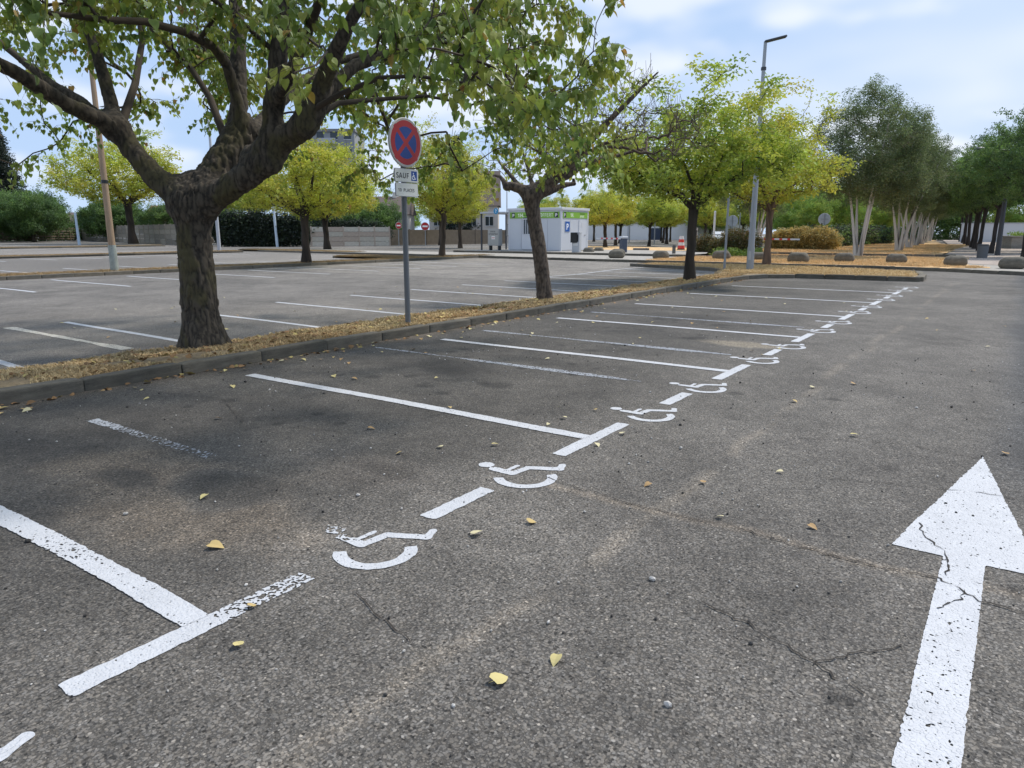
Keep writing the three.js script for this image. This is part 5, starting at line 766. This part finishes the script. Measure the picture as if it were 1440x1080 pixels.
function panelWall(label, pts, h, rows, w, mats, seed) {
  const t = thing('panel_wall', label, 'wall'), q = rng(seed), G = rbox(1, 1, 1, 0.02), PG = box(0.14, 1, 0.14);
  for (let s = 0; s + 1 < pts.length; s++) {
    const [ax, az] = pts[s], [bx, bz] = pts[s + 1], L = Math.hypot(bx - ax, bz - az), n = Math.max(1, Math.round(L / w)), an = -Math.atan2(bz - az, bx - ax);
    for (let i = 0; i <= n; i++) { const p = part('post', PG, mats[mats.length - 1], t, mix(ax, bx, i / n), h / 2 + 0.02, mix(az, bz, i / n)); p.scale.y = h + 0.08; p.rotation.y = an; if (i === n) break; for (let r = 0; r < rows; r++) { const m = part('panel', G, mats[Math.min(mats.length - 1, Math.floor(q() * mats.length * (r === rows - 1 ? 1.4 : 1)))], t, mix(ax, bx, (i + 0.5) / n), (r + 0.5) * h / rows, mix(az, bz, (i + 0.5) / n)); m.scale.set(L / n - 0.13, h / rows - 0.025, 0.06 + rr(0, 0.015, q)); m.rotation.y = an; } }
  }
}
panelWall('long grey weathered concrete panel wall along the perimeter', [[-134, -60], [-80.3, -46.6], [-66.5, -42.2]], 2.4, 4, 2.4, panelMats, 1);
panelWall('white-painted concrete panel wall beside the ivy hedge', [[-57.2, -47.6], [-53.3, -54.9]], 2.0, 4, 1.68, whiteMats, 2);
panelWall('brown concrete panel wall beyond the no-entry signs', [[-56.1, -58], [-52.7, -72.3], [-49, -84]], 1.75, 1, 2.4, brownMats, 3);
{
  const t = thing('wooden_fence', 'old wooden slat fence overgrown with ivy', 'fence'), wd = new THREE.MeshStandardMaterial({ map: PALE.map, color: lin(0.5, 0.42, 0.34), roughness: 1 }), A = [-119, -26], B = [-134, -60], n = 14, an = -Math.atan2(B[1] - A[1], B[0] - A[0]), L = Math.hypot(B[0] - A[0], B[1] - A[1]);
  for (let i = 0; i <= n; i++) { part('post', box(0.16, 2.3, 0.16), wd, t, mix(A[0], B[0], i / n), 1.1, mix(A[1], B[1], i / n)).rotation.y = an; if (i < n) for (let r = 0; r < 5; r++) { const m = part('slat', box(L / n - 0.1, 0.24, 0.05), wd, t, mix(A[0], B[0], (i + 0.5) / n), 0.35 + r * 0.42, mix(A[1], B[1], (i + 0.5) / n)); m.rotation.y = an; m.rotation.z = rr(-0.01, 0.01); } }
}
// ---------- buildings ----------
function house(label, x, z, w, d, h, roofH, wall, roof, turn = 0.61, wins = 3) {
  const t = thing('house', label, 'house', x, 0, z, turn); part('wall', box(w, h, d, 0, h / 2, 0), wall, t);
  const s = new THREE.Shape(); s.moveTo(-d / 2 - 0.4, 0); s.lineTo(0, roofH); s.lineTo(d / 2 + 0.4, 0); const rf = part('roof', new THREE.ExtrudeGeometry(s, { depth: w + 0.6, bevelEnabled: false }).translate(0, 0, -(w + 0.6) / 2).rotateY(Math.PI / 2), roof, t, 0, h, 0); part('chimney', box(0.6, 1.2, 0.6), wall, rf, w * 0.25, roofH, 0);
  for (let k = 0; k < wins; k++) { const wx = -w / 2 + (k + 0.5) * w / wins, wn = part('window', box(1.1, 1.3, 0.08, wx, h * 0.58, d / 2 + 0.03), M.glass, t); part('frame', merge([box(1.24, 0.08, 0.12, wx, h * 0.58 + 0.68, d / 2 + 0.04), box(1.24, 0.08, 0.16, wx, h * 0.58 - 0.68, d / 2 + 0.05), box(0.06, 1.3, 0.12, wx, h * 0.58, d / 2 + 0.04)]), M.white, wn); }
  part('door', box(1.0, 2.1, 0.08, w * 0.05, 1.05, d / 2 + 0.02), M.darksteel, t); return t;
}
const render1 = std(0.62, 0.58, 0.52, 0.9), tile = std(0.26, 0.12, 0.08, 0.95), tileBrown = std(0.14, 0.11, 0.095, 0.95);
house('cream house with dark windows behind the brown wall', -74.5, -74.5, 9, 7, 3.9, 2.6, render1, tileBrown); house('large house with a steep brown roof behind the upright tree', -67, -85, 10, 9, 5.2, 5.2, std(0.5, 0.46, 0.42, 0.9), tileBrown, 0.61, 4); house('house with a red tiled roof behind the panel wall', -114, -66, 7, 7, 3.2, 2.6, render1, tile); house('low white house behind the pale blue pole', -146, -68, 9, 7, 3.2, 2, M.white, tileBrown);
{
  const t = thing('apartment_building', 'grey apartment block rising above the rounded tree', 'building', -107, 0, -95, 0.61), W = 10, H = 19.5; part('wall', box(W, H, 9, 0, H / 2, 0), std(0.26, 0.27, 0.28, 0.9), t); part('roof', box(W + 0.5, 0.5, 9.5, 0, H + 0.2, 0), std(0.2, 0.2, 0.21, 0.9), t);
  for (let f = 0; f < 6; f++) { part('balcony', box(3.2, 1.0, 0.9, 0, 2.3 + f * 3.1, 4.85), std(0.42, 0.43, 0.45, 0.8), t); for (let k = 0; k < 4; k++) { const wx = -3.75 + k * 2.5, wn = part('window', box(1.3, 1.5, 0.08, wx, 3.4 + f * 3.1, 4.52), M.glass, t); part('frame', box(1.44, 0.08, 0.12, wx, 2.6 + f * 3.1, 4.54), M.white, wn); } }
}
{
  const t = thing('warehouse', 'long low white building with a dark blue gate beyond the trees', 'building', -59, 0, -129.5, 0.61); part('wall', box(40, 3.2, 8, 2, 1.6, 0), std(0.72, 0.72, 0.72, 0.8), t); part('roof', box(40.6, 0.25, 8.6, 2, 3.3, 0), M.grey, t); part('gate', box(2.8, 2.2, 0.1, 2.6, 1.1, 4.03), std(0.03, 0.045, 0.08, 0.6), t); for (let k = 0; k < 6; k++) part('pilaster', box(0.3, 3.1, 0.16, -16 + k * 6.5, 1.55, 4.04), M.grey, t);
}
{ const t = thing('garden_wall', 'white wall at the end of the promenade', 'wall', 4, 0, -120, 0.2); part('wall', box(26, 2.6, 0.3, 4, 1.3, 0), M.white, t); part('coping', box(26.2, 0.12, 0.44, 4, 2.66, 0), M.grey, t); }
// ---------- white car ----------
function car(label, x, z, turn, paint) {
  const t = thing('parked_car', label, 'car', x, 0, z, turn), W = 1.74, prof = (pts, d, bev) => { const s = new THREE.Shape(); pts.forEach(([a, b], i) => i ? s.lineTo(a, b) : s.moveTo(a, b)); return new THREE.ExtrudeGeometry(s, { depth: d - 2 * bev, bevelEnabled: true, bevelSize: bev, bevelThickness: bev, bevelSegments: 3 }).translate(0, 0, -(d - 2 * bev) / 2); };
  part('body', prof([[-2.0, 0.3], [-2.05, 0.62], [-1.9, 0.82], [-1.0, 0.95], [1.75, 0.98], [1.98, 0.86], [2.02, 0.34]], W, 0.06), paint, t); part('cabin', prof([[-1.0, 0.95], [-0.35, 1.46], [1.15, 1.5], [1.72, 0.98]], W - 0.2, 0.08), paint, t);
  for (const s of [-1, 1]) { part('side_window', prof([[-0.78, 1.0], [-0.28, 1.38], [1.05, 1.41], [1.45, 1.02]], 0.02, 0.002), M.glass, t, 0, 0, s * (W / 2 - 0.085)); part('headlight', rbox(0.3, 0.16, 0.34, 0.04), M.white, t, -1.88, 0.72, s * 0.62); part('tail_light', rbox(0.12, 0.3, 0.2, 0.03), M.red, t, 1.93, 0.8, s * 0.68); part('mirror', rbox(0.12, 0.12, 0.2, 0.03), paint, t, -0.62, 1.0, s * 0.95); for (const a of [-1.25, 1.25]) { const w = part('wheel', new THREE.CylinderGeometry(0.32, 0.32, 0.2, 22).rotateX(Math.PI / 2), M.blackRubber, t, a, 0.32, s * 0.78); part('rim', new THREE.CylinderGeometry(0.2, 0.2, 0.21, 14).rotateX(Math.PI / 2), M.grey, w); } }
  const ws = part('windscreen', new THREE.BoxGeometry(0.03, 0.62, W - 0.42), M.glass, t, -0.72, 1.22, 0); ws.rotation.z = -0.9; part('grille', box(0.04, 0.18, 1.0), M.black, t, -2.07, 0.52, 0); part('number_plate', box(0.02, 0.11, 0.5), M.white, t, -2.1, 0.42, 0); return t;
}
car('white hatchback parked beyond the lift barrier lanes', -32.5, -98.5, 2.0, new THREE.MeshPhysicalMaterial({ color: lin(0.78, 0.79, 0.8), roughness: 0.3, clearcoat: 1 }));
// ---------- fallen leaves and grit ----------
{
  const q = rng(99), cols = [[0.52, 0.44, 0.19], [0.46, 0.34, 0.14], [0.36, 0.23, 0.10], [0.56, 0.50, 0.30]], ms = cols.map(c => std(...c, 0.8, { side: THREE.DoubleSide }));
  const spots = [[1.15, -0.35, 0.1], [-0.62, -0.42, 0.11], [-1.55, -2.35, 0.08], [0.35, -1.25, 0.09], [-1.25, -0.8, 0.08], [0.05, -0.18, 0.06], [-3.1, -3.6, 0.1], [-4.35, -1.1, 0.1], [-4.5, -0.6, 0.12], [-4.6, -0.3, 0.12], [-4.55, 0.4, 0.11], [-0.75, -2.3, 0.07], [-0.5, -2.55, 0.07], [-0.9, -2.05, 0.07], [1.7, -2.35, 0.07], [1.3, -2.2, 0.06], [1.55, -4.3, 0.08], [0.9, -5.2, 0.09], [1.2, -6.3, 0.09], [0.1, -3.0, 0.07]];
  for (let k = 0; k < 210; k++) { const near = q() < 0.45; spots.push(near ? [rr(-4.7, -4.2, q) + (q() < 0.3 ? rr(0, 1, q) : 0), rr(-16, 1.5, q), rr(0.05, 0.1, q)] : q() < 0.5 ? [rr(-4, 2.6, q), rr(-16, 0.5, q), rr(0.05, 0.09, q)] : [rr(-13, -6.5, q), rr(-14, -1, q), rr(0.06, 0.1, q)]); }
  spots.slice(0, 190).forEach(([x, z, s0], i) => { const s = s0 * 0.68; const m = new THREE.Mesh(LEAF, ms[i % 4]); m.name = numbered('fallen_leaf'); m.position.set(x, 0.014 + s * 0.08, z); m.rotation.set(rr(-0.25, 0.1, q), q() * 6.28, rr(-0.3, 0.3, q), 'YXZ'); m.scale.setScalar(s); m.userData = { label: x < -6.4 ? 'dry yellow leaf lying on the asphalt beyond the verge' : x < -4.1 ? 'dry yellow leaf lying along the verge kerb' : x < 0 ? 'dry yellow leaf lying inside the disabled bays' : 'dry yellow leaf lying on the driving aisle', category: 'leaf', group: 'fallen leaves on the asphalt' }; m.castShadow = m.receiveShadow = true; scene.add(m); });
  const lit = new THREE.InstancedMesh(LEAF, new THREE.MeshStandardMaterial({ roughness: 0.9, side: THREE.DoubleSide }), 1500), o = new THREE.Object3D(), c = new THREE.Color();
  for (let k = 0; k < 1500; k++) { const z = rr(-22, 3, q), x = q() < 0.85 ? rr(-6.3, -4.95, q) : rr(-4.74, -4.6, q), on = x < -4.9; o.position.set(x, on ? vY(x, z) + 0.03 : 0.012, z); o.rotation.set(rr(-0.5, 0.5, q), q() * 6.28, rr(-0.6, 0.6, q), 'YXZ'); o.scale.setScalar(rr(0.035, 0.085, q)); o.updateMatrix(); lit.setMatrixAt(k, o.matrix); const v = rr(0.6, 1.2, q); lit.setColorAt(k, q() < 0.25 ? c.setRGB(0.5 * v, 0.4 * v, 0.15 * v) : c.setRGB(0.30 * v, 0.17 * v, 0.075 * v)); }
  lit.name = 'leaf_litter'; lit.userData = { label: 'brown leaf litter on the verge and in its gutter', kind: 'stuff', category: 'leaf litter' }; lit.castShadow = lit.receiveShadow = true; scene.add(lit);
  const gm = new THREE.InstancedMesh(new THREE.IcosahedronGeometry(1, 0), new THREE.MeshStandardMaterial({ roughness: 0.95 }), 900);
  for (let k = 0; k < 900; k++) { const x = rr(-4.7, 4.5, q), z = rr(-9, 2, q), s = rr(0.003, 0.008, q) * (q() < 0.05 ? 1.8 : 1); o.position.set(x, s * 0.5 + 0.002, z); o.rotation.set(q() * 6, q() * 6, 0); o.scale.set(s * 1.3, s * 0.8, s); o.updateMatrix(); gm.setMatrixAt(k, o.matrix); const v = q() < 0.5 ? rr(0.02, 0.06, q) : rr(0.25, 0.6, q); gm.setColorAt(k, c.setRGB(v * 1.05, v, v * 0.92)); }
  gm.name = 'grit'; gm.userData = { label: 'loose stone chips scattered on the asphalt', kind: 'stuff', category: 'grit' }; gm.castShadow = gm.receiveShadow = true; scene.add(gm);
}
renderer.render(scene, camera);
